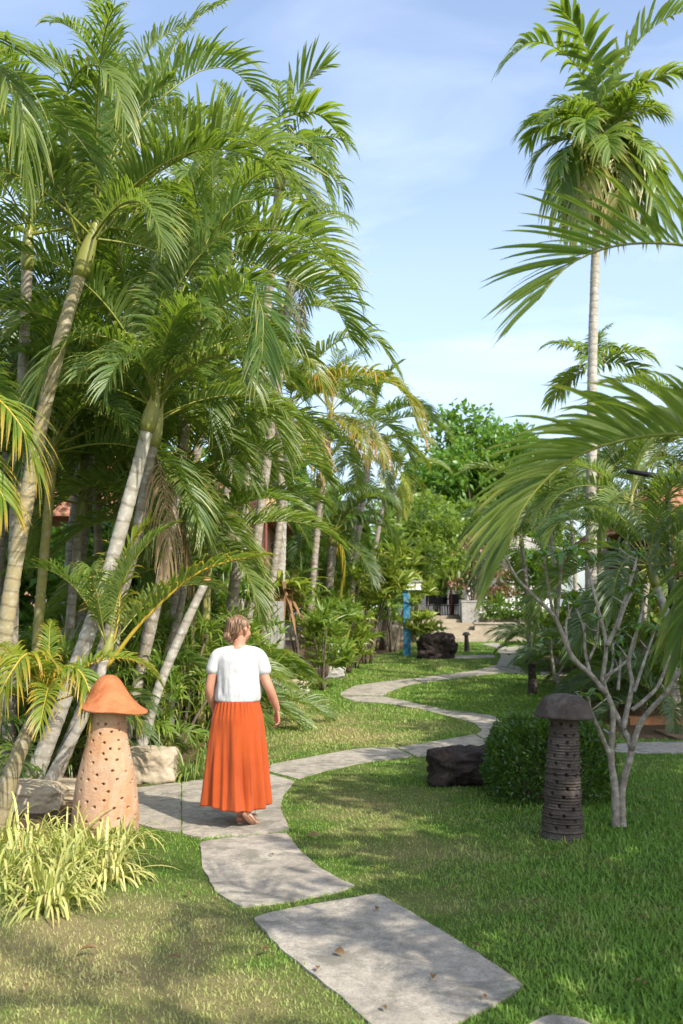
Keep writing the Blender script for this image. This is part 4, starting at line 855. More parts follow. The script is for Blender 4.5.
# white wall glimpsed beside the woman
g = G(252, 700); o = empty('garden_wall', Vector((-1.72, 19.6, -.02)), 'short pale boarded wall glimpsed beside the head of the woman', 'wall')
mb = MB()
for k in range(9): box(mb, (-.55 + k * .135, .004 * (k % 2), .95), (.125, .03, 1.9))
mb.obj('board', M['grey'], o, smooth=False); mb = MB(); box(mb, (0, .05, 1.5), (1.2, .05, .08)); box(mb, (0, .05, .5), (1.2, .05, .08)); mb.obj('rail', M['grey'], o, smooth=False)

# terrace: steps, low wall, floor
TZ = 1.52; TY = 43.5
gx = lambda px, Y: W(px, 600, Y).x
x0, x1, x2 = gx(424, 42), gx(472, 42), gx(640, 42)
mb = MB(); box(mb, ((gx(300, 44) + gx(700, 44)) / 2, TY + 9.2, TZ / 2), (gx(760, 44) - gx(260, 44), 18, TZ)); setp(mb.obj('terrace_floor', M['conc'], smooth=False), 'raised concrete terrace floor', kind='structure')
o = empty('steps', Vector(((x0 + x1) / 2, 41, .4)), 'broad pale concrete steps climbing to the terrace', 'steps')
ns = 6; w_ = x1 - x0
for k in range(ns):
    z1 = (TZ - .45) * (k + 1) / (ns + 1) + .05; y_ = k * .42
    mb = MB(); box(mb, (0, y_ + .22, z1 / 2 - .05), (w_ + (.9 - k * .15), .44, z1 + .1)); mb.obj('step', M['conc'], o, smooth=False)
o = empty('retaining_wall', Vector(((x1 + x2) / 2, 42, .4)), 'low pale concrete wall holding the hedge beside the steps', 'wall')
mb = MB(); box(mb, (0.05, .2, .37), (x2 - x1 - .1, .4, .78)); mb.obj('wall_body', M['conc'], o, smooth=False)
mb = MB(); box(mb, (0.05, .2, .80), (x2 - x1 - .02, .5, .07)); mb.obj('coping', M['conc'], o, smooth=False)
shrub('clipped low olive hedge on top of the terrace wall', Vector(((gx(478, 43) + gx(560, 43)) / 2, 43.0, TZ - .35)), ((gx(560, 43) - gx(478, 43)) / 2, .5, .95), 2600, .12, .07, 'boxleaf', 470, clumps=40, group='clipped hedges', name='hedge', cat='hedge', stems=4, up=.7)
# planter with bougainvillea
g = Vector((gx(470, 43), 43.2, TZ)); o = empty('planter', g - Vector((0, 0, .32)), 'square grey stone planter at the top of the steps', 'planter')
mb = MB(); box(mb, (0, 0, .45), (.72, .7, .9), taper=1.06); mb.obj('planter_box', M['grey'], o, smooth=False)
mb = MB(); box(mb, (0, 0, .93), (.82, .8, .07)); mb.obj('planter_rim', M['grey'], o, smooth=False)
shrub('brownish pink bougainvillea climbing out of the square planter', Vector((gx(474, 43), 43.3, TZ + .55)), (1.1, .8, 3.0), 1700, .16, .11, 'bougain', 471, clumps=26, group='bougainvilleas', name='bougainvillea', cat='bougainvillea', stems=8, up=.2)
shrub('dark leaved bougainvillea spreading right of the planter', Vector((gx(492, 44), 44.4, TZ)), (1.2, .8, 2.3), 1100, .16, .11, 'bougain', 472, clumps=16, group='bougainvilleas', name='bougainvillea', cat='bougainvillea', stems=8, up=.2)
shrub('dark leafy shrub on the terrace hiding the white pavilion', Vector((gx(532, 45.5), 45.5, TZ)), (1.5, .9, 3.0), 1600, .4, .12, 'tree', 474, group='shrubs on the terrace', prof='leaf', clumps=18)
grass_clump('spiky pale agave on the hedge by the planter', Vector((gx(497, 43), 42.9, TZ + .35)), 26, 1.0, .12, 'shrub', 473, 'agaves', name='agave', cat='agave', droop=(.05, .3), tilt=(.1, 1.0))
# furniture
def chair(label, p, rz):
    o = empty('chair', p, label, 'chair', 'dark dining chairs on the terrace', rz)
    mb = MB(); box(mb, (0, 0, .45), (.48, .46, .05)); mb.obj('seat', M['dark'], o, smooth=False)
    mb = MB(); box(mb, (0, .22, .72), (.46, .04, .46), taper=.96); mb.obj('backrest', M['dark'], o, smooth=False)
    for a in (-.2, .2):
        for b in (-.19, .19):
            mb = MB(); tube(mb, [(a, b, .425), (a * 1.1, b * 1.1, 0)], [.022, .018], 6); mb.obj('leg', M['dark'], o)
def table(label, p):
    o = empty('table', p, label, 'table', 'dark dining tables on the terrace')
    mb = MB(); box(mb, (0, 0, .74), (.95, .85, .05)); mb.obj('tabletop', M['dark'], o, smooth=False)
    mb = MB(); tube(mb, [(0, 0, 0), (0, 0, .03), (0, 0, .05), (0, 0, .715)], [.28, .28, .05, .05], 12); mb.obj('pedestal', M['dark'], o)
for i, (px, Y, rz, lab) in enumerate([(432, 45, 2.8, 'dark chair leftmost on the terrace'), (439, 44.6, .2, 'dark chair facing the left table from the front'), (446, 45.6, 2.4, 'dark chair between the two tables'), (453, 44.6, -.3, 'dark chair facing the right table'), (459, 45.2, 1.6, 'dark chair next to the square planter')]):
    chair(lab, Vector((gx(px, Y), Y, TZ)), rz)
table('dark table left on the terrace', Vector((gx(437, 45.4), 45.4, TZ))); table('dark table near the square planter', Vector((gx(453, 45.4), 45.4, TZ)))
# white pavilion behind
pb = Vector((gx(470, 50), 50, TZ)); o = empty('pavilion', pb, 'white open pavilion behind the terrace plants', 'pavilion')
mb = MB(); box(mb, (0, 3.2, 1.6), (9, .2, 3.2)); mb.obj('wall', M['white'], o, smooth=False)
for k in range(5):
    mb = MB(); box(mb, (-4.2 + k * 2.1, 0, 1.5), (.26, .26, 3.0)); mb.obj('column', M['white'], o, smooth=False)
mb = MB(); box(mb, (0, 0, 3.1), (9.2, .34, .25)); mb.obj('beam', M['white'], o, smooth=False)
mb = MB(); add_roof(mb, (0, 1.7), 9, 3.4, 3.23, 4.4, 4, .4, rows=8); mb.obj('roof', M['grey'], o, smooth=False)
for k in range(2):
    mb = MB(); box(mb, (1.05 + k * 2.1, -.02, .85), (1.8, .08, .07)); box(mb, (1.05 + k * 2.1, -.02, .12), (1.8, .08, .07))
    for q in range(8): tube(mb, [(.3 + k * 2.1 + q * .215, -.02, .14), (.3 + k * 2.1 + q * .215, -.02, .5), (.3 + k * 2.1 + q * .215, -.02, .83)], [.04, .07, .04], 6)
    mb.obj('balustrade', M['white'], o)
# lanterns over the terrace
for i, (px, py, s_, mt, lab) in enumerate([(417, 566, .75, 'thatch', 'large pale woven lantern hanging left over the terrace'), (429, 558, .42, 'orange_l', 'orange woven lantern hanging highest over the terrace'), (434, 570, .48, 'pot', 'terracotta coloured lantern hanging lowest over the terrace'), (443, 570, .42, 'thatch', 'small pale woven lantern hanging nearest to the planter')]):
    g = W(px, py, 44.2); o = empty('lantern', g, lab, 'lantern', 'woven lanterns hanging over the terrace')
    mb = MB(); zr = np.array([-.55, -.5, -.2, .15, .4, .5]) * s_; tube(mb, [(0, 0, z) for z in zr], np.array([.52, .56, .50, .38, .2, .05]) * s_, 14); mb.obj('lamp_shade', M[mt], o)
    mb = MB(); tube(mb, [(0, 0, .5 * s_), (0, 0, 4.6 - g.z + TZ)], .012, 5); mb.obj('cord', M['black'], o)
mb = MB(); tube(mb, [(gx(408, 44.2), 44.2, 4.6 + TZ), (gx(450, 44.2), 44.2, 4.6 + TZ)], .03, 6)
o = setp(mb.obj('cable', M['black']), 'dark cable carrying the woven lanterns over the terrace', 'cable')
# posts for the cable
for px, lab in ((406, 'slim dark pole holding the left end of the lantern cable'), (451, 'slim dark pole holding the right end of the lantern cable')):
    mb = MB(); tube(mb, [(0, 0, 0), (0, 0, 3.2), (0, 0, 4.66)], [.05, .045, .035], 8); tube(mb, [(0, 0, 0), (0, 0, .06)], [.12, .1], 8); setp(mb.obj('cable_pole', M['wood'], loc=(gx(px, 44.2), 44.2, TZ)), lab, 'pole')

# blue post with white box
g = G(407, 656); hgt = W(407, 589, g.y).z - g.z
o = empty('light_post', g, 'weathered blue post with a white box lamp on top', 'post')
mb = MB(); box(mb, (0, 0, hgt / 2), (.22, .18, hgt), taper=.92); mb.obj('post_body', M['blue'], o, smooth=False)
mb = MB(); box(mb, (.14, 0, hgt + .09), (.62, .34, .24)); mb.obj('lamp_box', M['white'], o, smooth=False)
mb = MB(); box(mb, (.14, 0, hgt + .235), (.7, .42, .05)); mb.obj('lid', M['grey'], o, smooth=False)

# ------------------------------------------------------------------ stones
def rock(name, label, cat, base, size, mat, seed, flat=0., rz=0., group=None, boxy=.45, sub=5):
    bm = bmesh.new(); bmesh.ops.create_icosphere(bm, subdivisions=sub, radius=1.); rng = np.random.RandomState(seed)
    co = np.array([v.co[:] for v in bm.verts]); p = 2 / (1 - boxy + .2)
    co = co / (np.sum(np.abs(co) ** (2 + 6 * boxy), 1, keepdims=True) ** (1 / (2 + 6 * boxy)))
    n = fbm(co[:, 0] + seed, co[:, 1], co[:, 2], 1.2, 3) - .5; n2 = fbm(co[:, 0] + seed, co[:, 1] + 9, co[:, 2], 5., 4) - .5
    rg_ = np.abs(fbm(co[:, 0] * 1.3, co[:, 1] * 1.3 + seed, co[:, 2] * 1.3, 2.4, 3) - .5); amp = 1.5 if mat == 'blackrock' else 1.; co = co * (1 + .55 * amp * n + .16 * amp * n2 - .7 * (amp - .7) * (.12 - np.minimum(rg_, .12)))[:, None]; co = co * np.array(size)[None] * .5; co[:, 2] += size[2] * .42
    cs, sn = math.cos(rz), math.sin(rz); co[:, :2] = co[:, :2] @ np.array([[cs, sn], [-sn, cs]])
    for v, c in zip(bm.verts, co): v.co = c
    me = bpy.data.meshes.new(name); bm.to_mesh(me); bm.free(); me.materials.append(M[mat])
    me.polygons.foreach_set('use_smooth', np.full(len(me.polygons), True))
    KEEP.append((base.x, base.y, min(size[0], size[1]) * .42))
    return setp(link(name, me, loc=base), label, cat, group)
rock('boulder', 'beige sandstone boulder at the path edge behind the orange lamp', 'boulder', G(151, 781), (.50, .42, .36), 'rock', 3, boxy=.55)
rock('flat_stone', 'low flat beige stone left of the orange lamp', 'stone', G(78, 797), (.80, .55, .16), 'rock', 9, boxy=.6)
rock('flat_stone', 'beige edging stone under the low yellow palm', 'stone', G(28, 808), (.55, .45, .24), 'rock', 12, boxy=.6)
rock('boulder', 'black rough rock lying against the clipped bush', 'boulder', G(464, 783), (.68, .55, .36), 'blackrock', 5, boxy=.3)
rock('boulder', 'dark rock lying under the terrace wall on the right', 'boulder', G(554, 650), (.95, .7, .42), 'blackrock', 21, boxy=.2)
rock('boulder', 'dark upright stump shaped rock by the blue post', 'boulder', G(436, 658), (1.05, .8, .78), 'blackrock', 14, boxy=.5)
rock('stone_block', 'pale stone block at the edge of the planting left of the blue post', 'stone', G(391, 650), (.55, .6, .95), 'rock', 31, boxy=.8)
rock('stone', 'small brown stone at the foot of the fern bearing palm', 'stone', G(292, 692), (.7, .4, .28), 'rock', 33, boxy=.3)
rock('stone', 'brown edging stone under the lime shrub at the bend', 'stone', G(330, 678), (.7, .4, .3), 'grey', 35, boxy=.3)
# red earth bed on the right
a, b = G(640, 727), G(720, 719); mb = MB()
box(mb, ((a.x + b.x) / 2 + .3, (a.y + b.y) / 2, .03), (b.x - a.x + .8, .35, .14), rz=.1); setp(mb.obj('brick_edging', M['pot'], smooth=False), 'low red earth edging in front of the planting on the right', 'edging')
mb = MB(); box(mb, ((a.x + b.x) / 2 + .5, a.y - 1.0, .012), (b.x - a.x + .9, 1.0, .02)); setp(mb.obj('earth', M['soil'], smooth=False), 'bare brown earth strip', kind='structure')

# ------------------------------------------------------------------ mushroom lamps
def lathe(mb, prof, ns=64, mi=0, wob=0., holes=(), hr=.014, hd=.03, shear=(0, 0), rng=None, closed_top=True, dz=.008):
    pz = np.array(prof, float); C, _ = spline([(p[0], 0, p[1]) for p in prof], step=dz); r = C[:, 0]; z = C[:, 2]
    a = np.linspace(0, 2 * math.pi, ns, endpoint=False); A, Z = np.meshgrid(a, z); RR = np.repeat(r[:, None], ns, 1)
    RR = RR * (1 + wob * (fbm(np.cos(A) * 1.2, np.sin(A) * 1.2, Z * 1.5, 1.4, 3) - .5))
    dark = np.zeros_like(RR)
    for (ha, hz) in holes:
        dd = np.sqrt((np.angle(np.exp(1j * (A - ha))) * RR) ** 2 + (Z - hz) ** 2); m = np.clip((hr * 1.15 - dd) / (hr * .35), 0, 1)
        dark = np.maximum(dark, m)
    RR = RR - hd * dark
    V = np.stack([RR * np.cos(A) + shear[0] * Z, RR * np.sin(A) + shear[1] * Z, Z], -1)
    mb.add(V, grid_faces(ns, len(z), True), mi); return mb
def hole_grid(rows, per, z0, z1, rng, j=.05):
    return [(2 * math.pi * (k + .5 * (i % 2)) / per + rng.randn() * .10, z0 + (z1 - z0) * i / (rows - 1) + rng.randn() * .012) for i in range(rows) for k in range(per)]
def big_lamp():
    g = G(105, 834); rng = np.random.RandomState(8)
    o = empty('mushroom_lamp', g, 'large pale terracotta mushroom lamp with orange cap beside the woman', 'garden lamp'); KEEP.append((g.x, g.y, .22))
    mb = MB(); lathe(mb, [(.245, -.03), (.25, .05), (.245, .2), (.225, .38), (.19, .55), (.155, .70), (.135, .84), (.135, .93), (.15, .96)], 220, wob=.09, holes=hole_grid(12, 11, .08, .84, rng), hr=.0095, hd=.04, shear=(.005, 0), dz=.004)
    mb.obj('stem', M['clay'], o)
    # cap: a bell with a brim flared to one side
    ns = 72; pr = [(.0, 1.192), (.045, 1.184), (.085, 1.155), (.118, 1.105), (.145, 1.05), (.175, 1.0), (.21, .96), (.236, .940), (.240, .931), (.23, .922), (.18, .928), (.13, .937)]
    C, _ = spline([(p[0], 0, p[1]) for p in pr], n=60); a = np.linspace(0, 2 * math.pi, ns, endpoint=False); V = []
    for r, _, z in C:
        k = np.clip((1.12 - z) / .2, 0, 1); fl = 1 + k * (.30 * np.maximum(np.cos(a + .25), 0) ** 2.2 - .08 * np.maximum(-np.cos(a), 0)) + .02 * np.sin(3 * a + 1) * k
        V.append(np.stack([r * fl * np.cos(a) , r * fl * np.sin(a), z - .02 * k * np.cos(a) + .006 * np.sin(4 * a) * k], -1))
    mb = MB(); mb.add(np.array(V), grid_faces(ns, len(C), True)); mb.obj('cap', M['clay_cap'], o)
big_lamp()
def dark_lamp(label, g, h, cap_r, seed):
    rng = np.random.RandomState(seed); s = h / 1.06; KEEP.append((g.x, g.y, .16 * s))
    o = empty('mushroom_lamp', g, label, 'garden lamp', 'dark mushroom lamps on the lawn'); o.rotation_euler = (0, R(2.2 if h > 1 else -1.5), 0)
    pr = []; N = 44
    for i in range(N):   # ridged stem, rings of coiled clay
        t = i / (N - 1); z = t * .90; r = .158 - .055 * t ** .8
        w = .0045 * (.5 + rng.rand()); o2 = .004 * rng.randn(); pr += [(r + w + o2, z + .003 * rng.randn()), (r - w + o2, z + .010)]
    pr = [(a * s, b * s) for a, b in pr]
    mb = MB(); lathe(mb, pr, 150, wob=.05, holes=[(a, z * s) for a, z in hole_grid(11, 9, .10, .84, rng)], hr=.0125 * s, hd=.035 * s, dz=.005); mb.obj('stem', M['darkclay'], o)
    pr = [(.0, 1.06), (.06, 1.057), (.115, 1.045), (.16, 1.015), (.19, .965), (.212, .92), (.222, .900), (.218, .884), (.19, .886), (.10, .893)]
    pr = [(a * s * cap_r, b * s) for a, b in pr]; mb = MB(); lathe(mb, pr, 64, wob=.10, dz=.008); mb.obj('cap', M['darkclay'], o)
dark_lamp('large dark ridged mushroom lamp in front of the clipped bush', G(562, 838), 1.06, 1.0, 1)
dark_lamp('small dark mushroom lamp on the lawn beyond the clipped bush', G(533, 694), .70, 1.0, 2)
dark_lamp('smallest dark mushroom lamp on the far lawn near the steps', G(467, 652), .66, 1.0, 3)
# terracotta pot
g = G(158, 722); o = empty('plant_pot', g, 'weathered terracotta pot half hidden behind the striped grass', 'plant pot')
mb = MB(); lathe(mb, [(.0, 0), (.13, .0), (.15, .03), (.19, .2), (.2, .30), (.19, .34), (.17, .34), (.165, .28), (.0, .27)], 40, wob=.04); mb.obj('pot_body', M['pot'], o)
mb = MB(); lathe(mb, [(.19, .33), (.22, .335), (.225, .36), (.215, .385), (.18, .38), (.175, .34)], 40); mb.obj('pot_rim', M['pot'], o)
# dark stake lamp beside the woman
g = G(203, 712); hh = W(203, 655, g.y).z
o = empty('stake_lamp', g, 'thin dark stake lamp left of the white shirt', 'garden lamp')
mb = MB(); tube(mb, [(0, 0, 0), (0, 0, hh - .2)], .018, 8); mb.obj('pole', M['black'], o)
mb = MB(); tube(mb, [(0, 0, hh - .22), (0, 0, hh - .2), (0, 0, hh), (0, 0, hh + .06)], [.05, .075, .075, .02], 12); mb.obj('lamp_head', M['black'], o)
# black lamp bracket by the tiled house
g = W(667, 520, 17); gb_ = ground_of(g); o = empty('lamp_post', gb_, 'black post with a long black sloping arm before the tiled roof', 'lamp post')
t1 = W(667, 478, 17) - gb_; e0 = W(627, 471, 17) - gb_; e1 = W(700, 484, 17) - gb_
mb = MB(); tube(mb, [(t1.x, 0, 0), (t1.x, 0, t1.z)], .045, 8); mb.obj('post_body', M['black'], o)
mb = MB(); tube(mb, [e0, t1, e1], [.04, .055, .05], 8); mb.obj('arm', M['black'], o)

# ------------------------------------------------------------------ clipped bush and plumeria
def boxbush():
    g = G(551, 797); rng = np.random.RandomState(6); o = empty('clipped_bush', g, 'clipped round topped box bush behind the dark lamp', 'bush'); n = 17000
    d = nrm(rng.randn(n, 3)); d[:, 2] = np.abs(d[:, 2]) * 1.0
    q = 4.; d = d / (np.sum(np.abs(d) ** q, 1, keepdims=True) ** (1 / q))
    rad = 1 - .28 * rng.rand(n) ** 1.6; nz = 1 + .34 * (fbm(d[:, 0] * 2, d[:, 1] * 2, d[:, 2] * 2, 1.9) - .5)
    P = d * (rad * nz)[:, None] * np.array([.545, .50, .70]); low = P[:, 2] < .12; keep = (~low) | (rng.rand(n) < .35); P = P[keep]; d = d[keep]; m = len(P)
    dr = d * .7 + rng.randn(m, 3) * .6 + np.array([0, 0, .45]); mb = MB()
    strips(mb, P, dr, np.cross(dr, rng.randn(m, 3)), .040 * (.6 + 1.0 * rng.rand(m)), .022 * (.8 + .4 * rng.rand(m)), .3 * rng.rand(m), 2, 'leaf', .2, rng=rng)
    for k in range(150):   # stray shoots, coloured paler to stand in for the sunlit top
        i = rng.randint(len(P)); 
        if P[i, 2] < .3: continue
        c0 = P[i]; dd = nrm((d[i] * .6 + np.array([0, 0, .7]) + rng.randn(3) * .25)[None])[0]; m_ = 7; tt = np.linspace(.0, .06 + .09 * rng.rand(), m_)[:, None]; q_ = nrm(dd + rng.randn(m_, 3) * .7)
        strips(mb, c0 + dd * tt, q_, np.cross(q_, rng.randn(m_, 3)), .036, .018, .2, 2, 'leaf', .2, rng=rng, rnd=.75 + .25 * rng.rand(m_))
    mb.obj('foliage', M['boxleaf'], o)
    mb = MB()
    for k in range(34):
        a, r = rng.rand() * 6.283, rng.rand() ** .6 * .40; e = Vector((math.cos(a) * r * 1.3, math.sin(a) * r * 1.2, .35 + .25 * rng.rand()))
        C, _ = spline([(math.cos(a) * r * .8, math.sin(a) * r * .8, -.02), (math.cos(a) * r + .04 * rng.randn(), math.sin(a) * r, .2), e], n=7); tube(mb, C, np.linspace(.010, .004, 7), 5)
    mb.obj('stem', M['bark'], o); KEEP.append((g.x, g.y, .42))
boxbush()
def plumeria():
    B = [  # pixel lines with radius at both ends (pixels) and depth offset at the far end
     ([(616, 826), (615, 790), (611, 758), (613, 725), (612, 708), (606, 692)], 6.2, 3.2, 0),
     ([(622, 824), (622, 790), (631, 750), (623, 729), (612, 706), (602, 680)], 5.6, 3.6, .05),
     ([(612, 760), (600, 732), (591, 712), (588, 696)], 3.6, 2.0, -.2),
     ([(631, 750), (641, 722), (654, 706), (668, 690), (684, 664), (700, 645)], 4.4, 2.4, -.3),
     ([(623, 729), (627, 710), (632, 684), (629, 659), (639, 624), (645, 598)], 4.0, 1.8, .2),
     ([(632, 710), (648, 697), (659, 684), (669, 656), (672, 622)], 2.9, 1.7, .3),
     ([(607, 694), (591, 675), (572, 656), (555, 618), (535, 597), (517, 578), (503, 553)], 3.8, 1.8, -.35),
     ([(554, 617), (549, 592), (544, 556)], 2.3, 1.9, -.3), ([(557, 620), (560, 584), (562, 556)], 2.2, 1.8, -.4), ([(562, 566), (572, 552)], 1.7, 1.5, -.4),
     ([(602, 682), (606, 645), (599, 613), (592, 584), (586, 560)], 3.2, 1.8, .3),
     ([(607, 646), (615, 629), (623, 606), (634, 570), (637, 556)], 3.0, 1.9, .4), ([(617, 630), (626, 604), (633, 592)], 2.4, 1.7, .1),
     ([(590, 674), (585, 650), (584, 629), (576, 608)], 2.4, 1.6, .3), ([(589, 660), (597, 640), (598, 620)], 2.0, 1.4, -.1),
     ([(604, 678), (629, 658), (639, 626)], 2.2, 1.6, -.2), ([(634, 692), (646, 656), (655, 630)], 2.4, 1.6, .1), ([(618, 690), (621, 655)], 2.2, 1.8, .2),
     ([(570, 655), (566, 625), (575, 600)], 1.9, 1.3, .4), ([(600, 690), (612, 668), (613, 640)], 2.2, 1.6, .5)]
    g = G(620, 826); KEEP.append((g.x, g.y, .1)); o = empty('plumeria_tree', g, 'bare branched plumeria tree with few leaves beside the dark lamp', 'tree'); mb = MB(); lm = MB(); rng = np.random.RandomState(12)
    k = g.y / F_PX
    for (px, r0, r1, dy) in B:
        n = len(px); Ys = g.y + dy * np.linspace(0, 1, n) ** 1.5; P = [np.array(W(p[0], p[1], y) - g) for p, y in zip(px, Ys)]
        r0, r1 = r0 * .74, r1 * .66
        if px[0][1] > 815: P[0][2] = -.04; P[0][1] = 0
        C, l = spline(P, step=.03); s = l / l[-1]; r = (r0 + (r1 - r0) * s) * k * (1 + .08 * np.sin(l * 37) * .6 + .05 * rng.randn(len(l)) * .4); r[-2:] *= [1.1, .9]
        tube(mb, C, r, 9)
        for _ in range(2 if r1 < 1.6 else 1):   # short side twigs
            j = rng.randint(len(C) // 2, len(C) - 1); tw = nrm(rng.randn(1, 3))[0]; tw[2] = abs(tw[2]) + .5; e2 = C[j] + nrm(tw[None])[0] * (.06 + .12 * rng.rand()); Q, _ = spline([C[j], (C[j] + e2) / 2 + rng.randn(3) * .01, e2], n=6); tube(mb, Q, np.linspace(r[j] * .6, r[j] * .42, 6), 6)
            if rng.rand() < .25: m = 4; a = rng.rand(m) * 6.283; strips(lm, np.repeat(Q[-1][None], m, 0), np.stack([np.cos(a), np.sin(a), .5 + .6 * rng.rand(m)], -1), np.stack([-np.sin(a), np.cos(a), 0 * a], -1), .07 + .1 * rng.rand(m), .035, .4, 4, 'leaf', .2, rng=rng)
        if px[0][1] < 815 or True:
            e = C[-1]
            if r1 < 1.7:
                m = 8; a = rng.rand(m) * 6.283; dr = np.stack([np.cos(a), np.sin(a), .3 + .9 * rng.rand(m)], -1)
                strips(lm, np.repeat(e[None], m, 0), dr, np.stack([-np.sin(a), np.cos(a), 0 * a], -1), .10 + .14 * rng.rand(m), .045 + .02 * rng.rand(m), .3 + .5 * rng.rand(m), 5, 'leaf', .2, rng=rng)
    mb.obj('trunk', M['plum_bark'], o); lm.obj('leaves', M['plumeria'], o)
plumeria()
g = G(563, 700); o = empty('sapling', g, 'thin pale sapling with a few leaves behind the clipped bush', 'sapling'); mb = MB(); lm = MB(); rng = np.random.RandomState(2)
P = [np.array(W(a, b, g.y) - g) for a, b in [(566, 702), (563, 692), (555, 675), (551, 648), (552, 640)]]; C, _ = spline(P, step=.05); tube(mb, C, np.linspace(.055, .022, len(C)), 7)
P = [np.array(W(a, b, g.y) - g) for a, b in [(556, 678), (562, 668), (566, 660)]]; C2, _ = spline(P, step=.05); tube(mb, C2, np.linspace(.03, .015, len(C2)), 6)
for e in (C[-1], C2[-1], C[-6]):
    m = 6; a = rng.rand(m) * 6.283; strips(lm, np.repeat(e[None], m, 0), np.stack([np.cos(a), np.sin(a), .6 + 0 * a], -1), np.stack([-np.sin(a), np.cos(a), 0 * a], -1), .35, .12, .5, 4, 'leaf', .2, rng=rng)
mb.obj('trunk', M['plum_bark'], o); lm.obj('leaves', M['plumeria'], o)

# fallen leaves
FL = [(308, 841, .11, 'orange dead leaf on the grass right of the second slab'), (262, 958, .07, 'reddish dead leaf at the left edge of the nearest slab'), (180, 965, .07, 'red brown dead leaf on the near lawn'), (80, 958, .10, 'pale dead leaf on the dry lawn at the left'), (189, 899, .06, 'dark dead leaf on the lawn left of the second slab'), (344, 960, .08, 'orange dead leaf in the middle of the nearest slab'), (433, 985, .07, 'orange dead leaf low on the nearest slab'), (369, 873, .07, 'brown dead leaf on the lawn near the slab gap'), (378, 912, .06, 'dark curled dead leaf at the top of the nearest slab'), (318, 972, .05, 'pale dead leaf on the left part of the nearest slab'), (273, 859, .05, 'pale dead leaf on the second slab'), (386, 1016, .05, 'small dead leaf low on the nearest slab'), (212, 935, .05, 'small brown dead leaf between the lawn and slab'), (473, 950, .06, 'brown dead leaf on the right edge of the nearest slab')]
rl = random.Random(5)
for k in range(26):
    px, py = rl.choice([(rl.uniform(20, 240), rl.uniform(905, 1020)), (rl.uniform(300, 480), rl.uniform(780, 900)), (rl.uniform(480, 680), rl.uniform(850, 1010)), (rl.uniform(280, 480), rl.uniform(695, 745))])
    FL.append((px, py, rl.uniform(.03, .05), 'tiny brown dead leaf lying loose in the lawn grass'))
for i, (px, py, L, lab) in enumerate(FL):
    p = G(px, py); rng = np.random.RandomState(600 + i); a = rng.rand() * 6.283; mb = MB(); onp = bool(on_path(np.array([p.x]), np.array([p.y]))[0])
    strips(mb, [(0, 0, 0)], [(math.cos(a), math.sin(a), .25)], [(-math.sin(a), math.cos(a), .25 * rng.randn())], L, L * .45, .3, 6, 'leaf', .5, rng=rng, rnd=np.array([.8 if 'orange' in lab or 'pale' in lab else .3]))
    V = mb.V[0]; V[:, 2] -= V[:, 2].min()
    setp(mb.obj('dead_leaf', M['deadleaf'], loc=(p.x, p.y, float(gz(p.x, p.y)) + (.024 if onp else .03))), lab, 'dead leaf', 'fallen dead leaves')
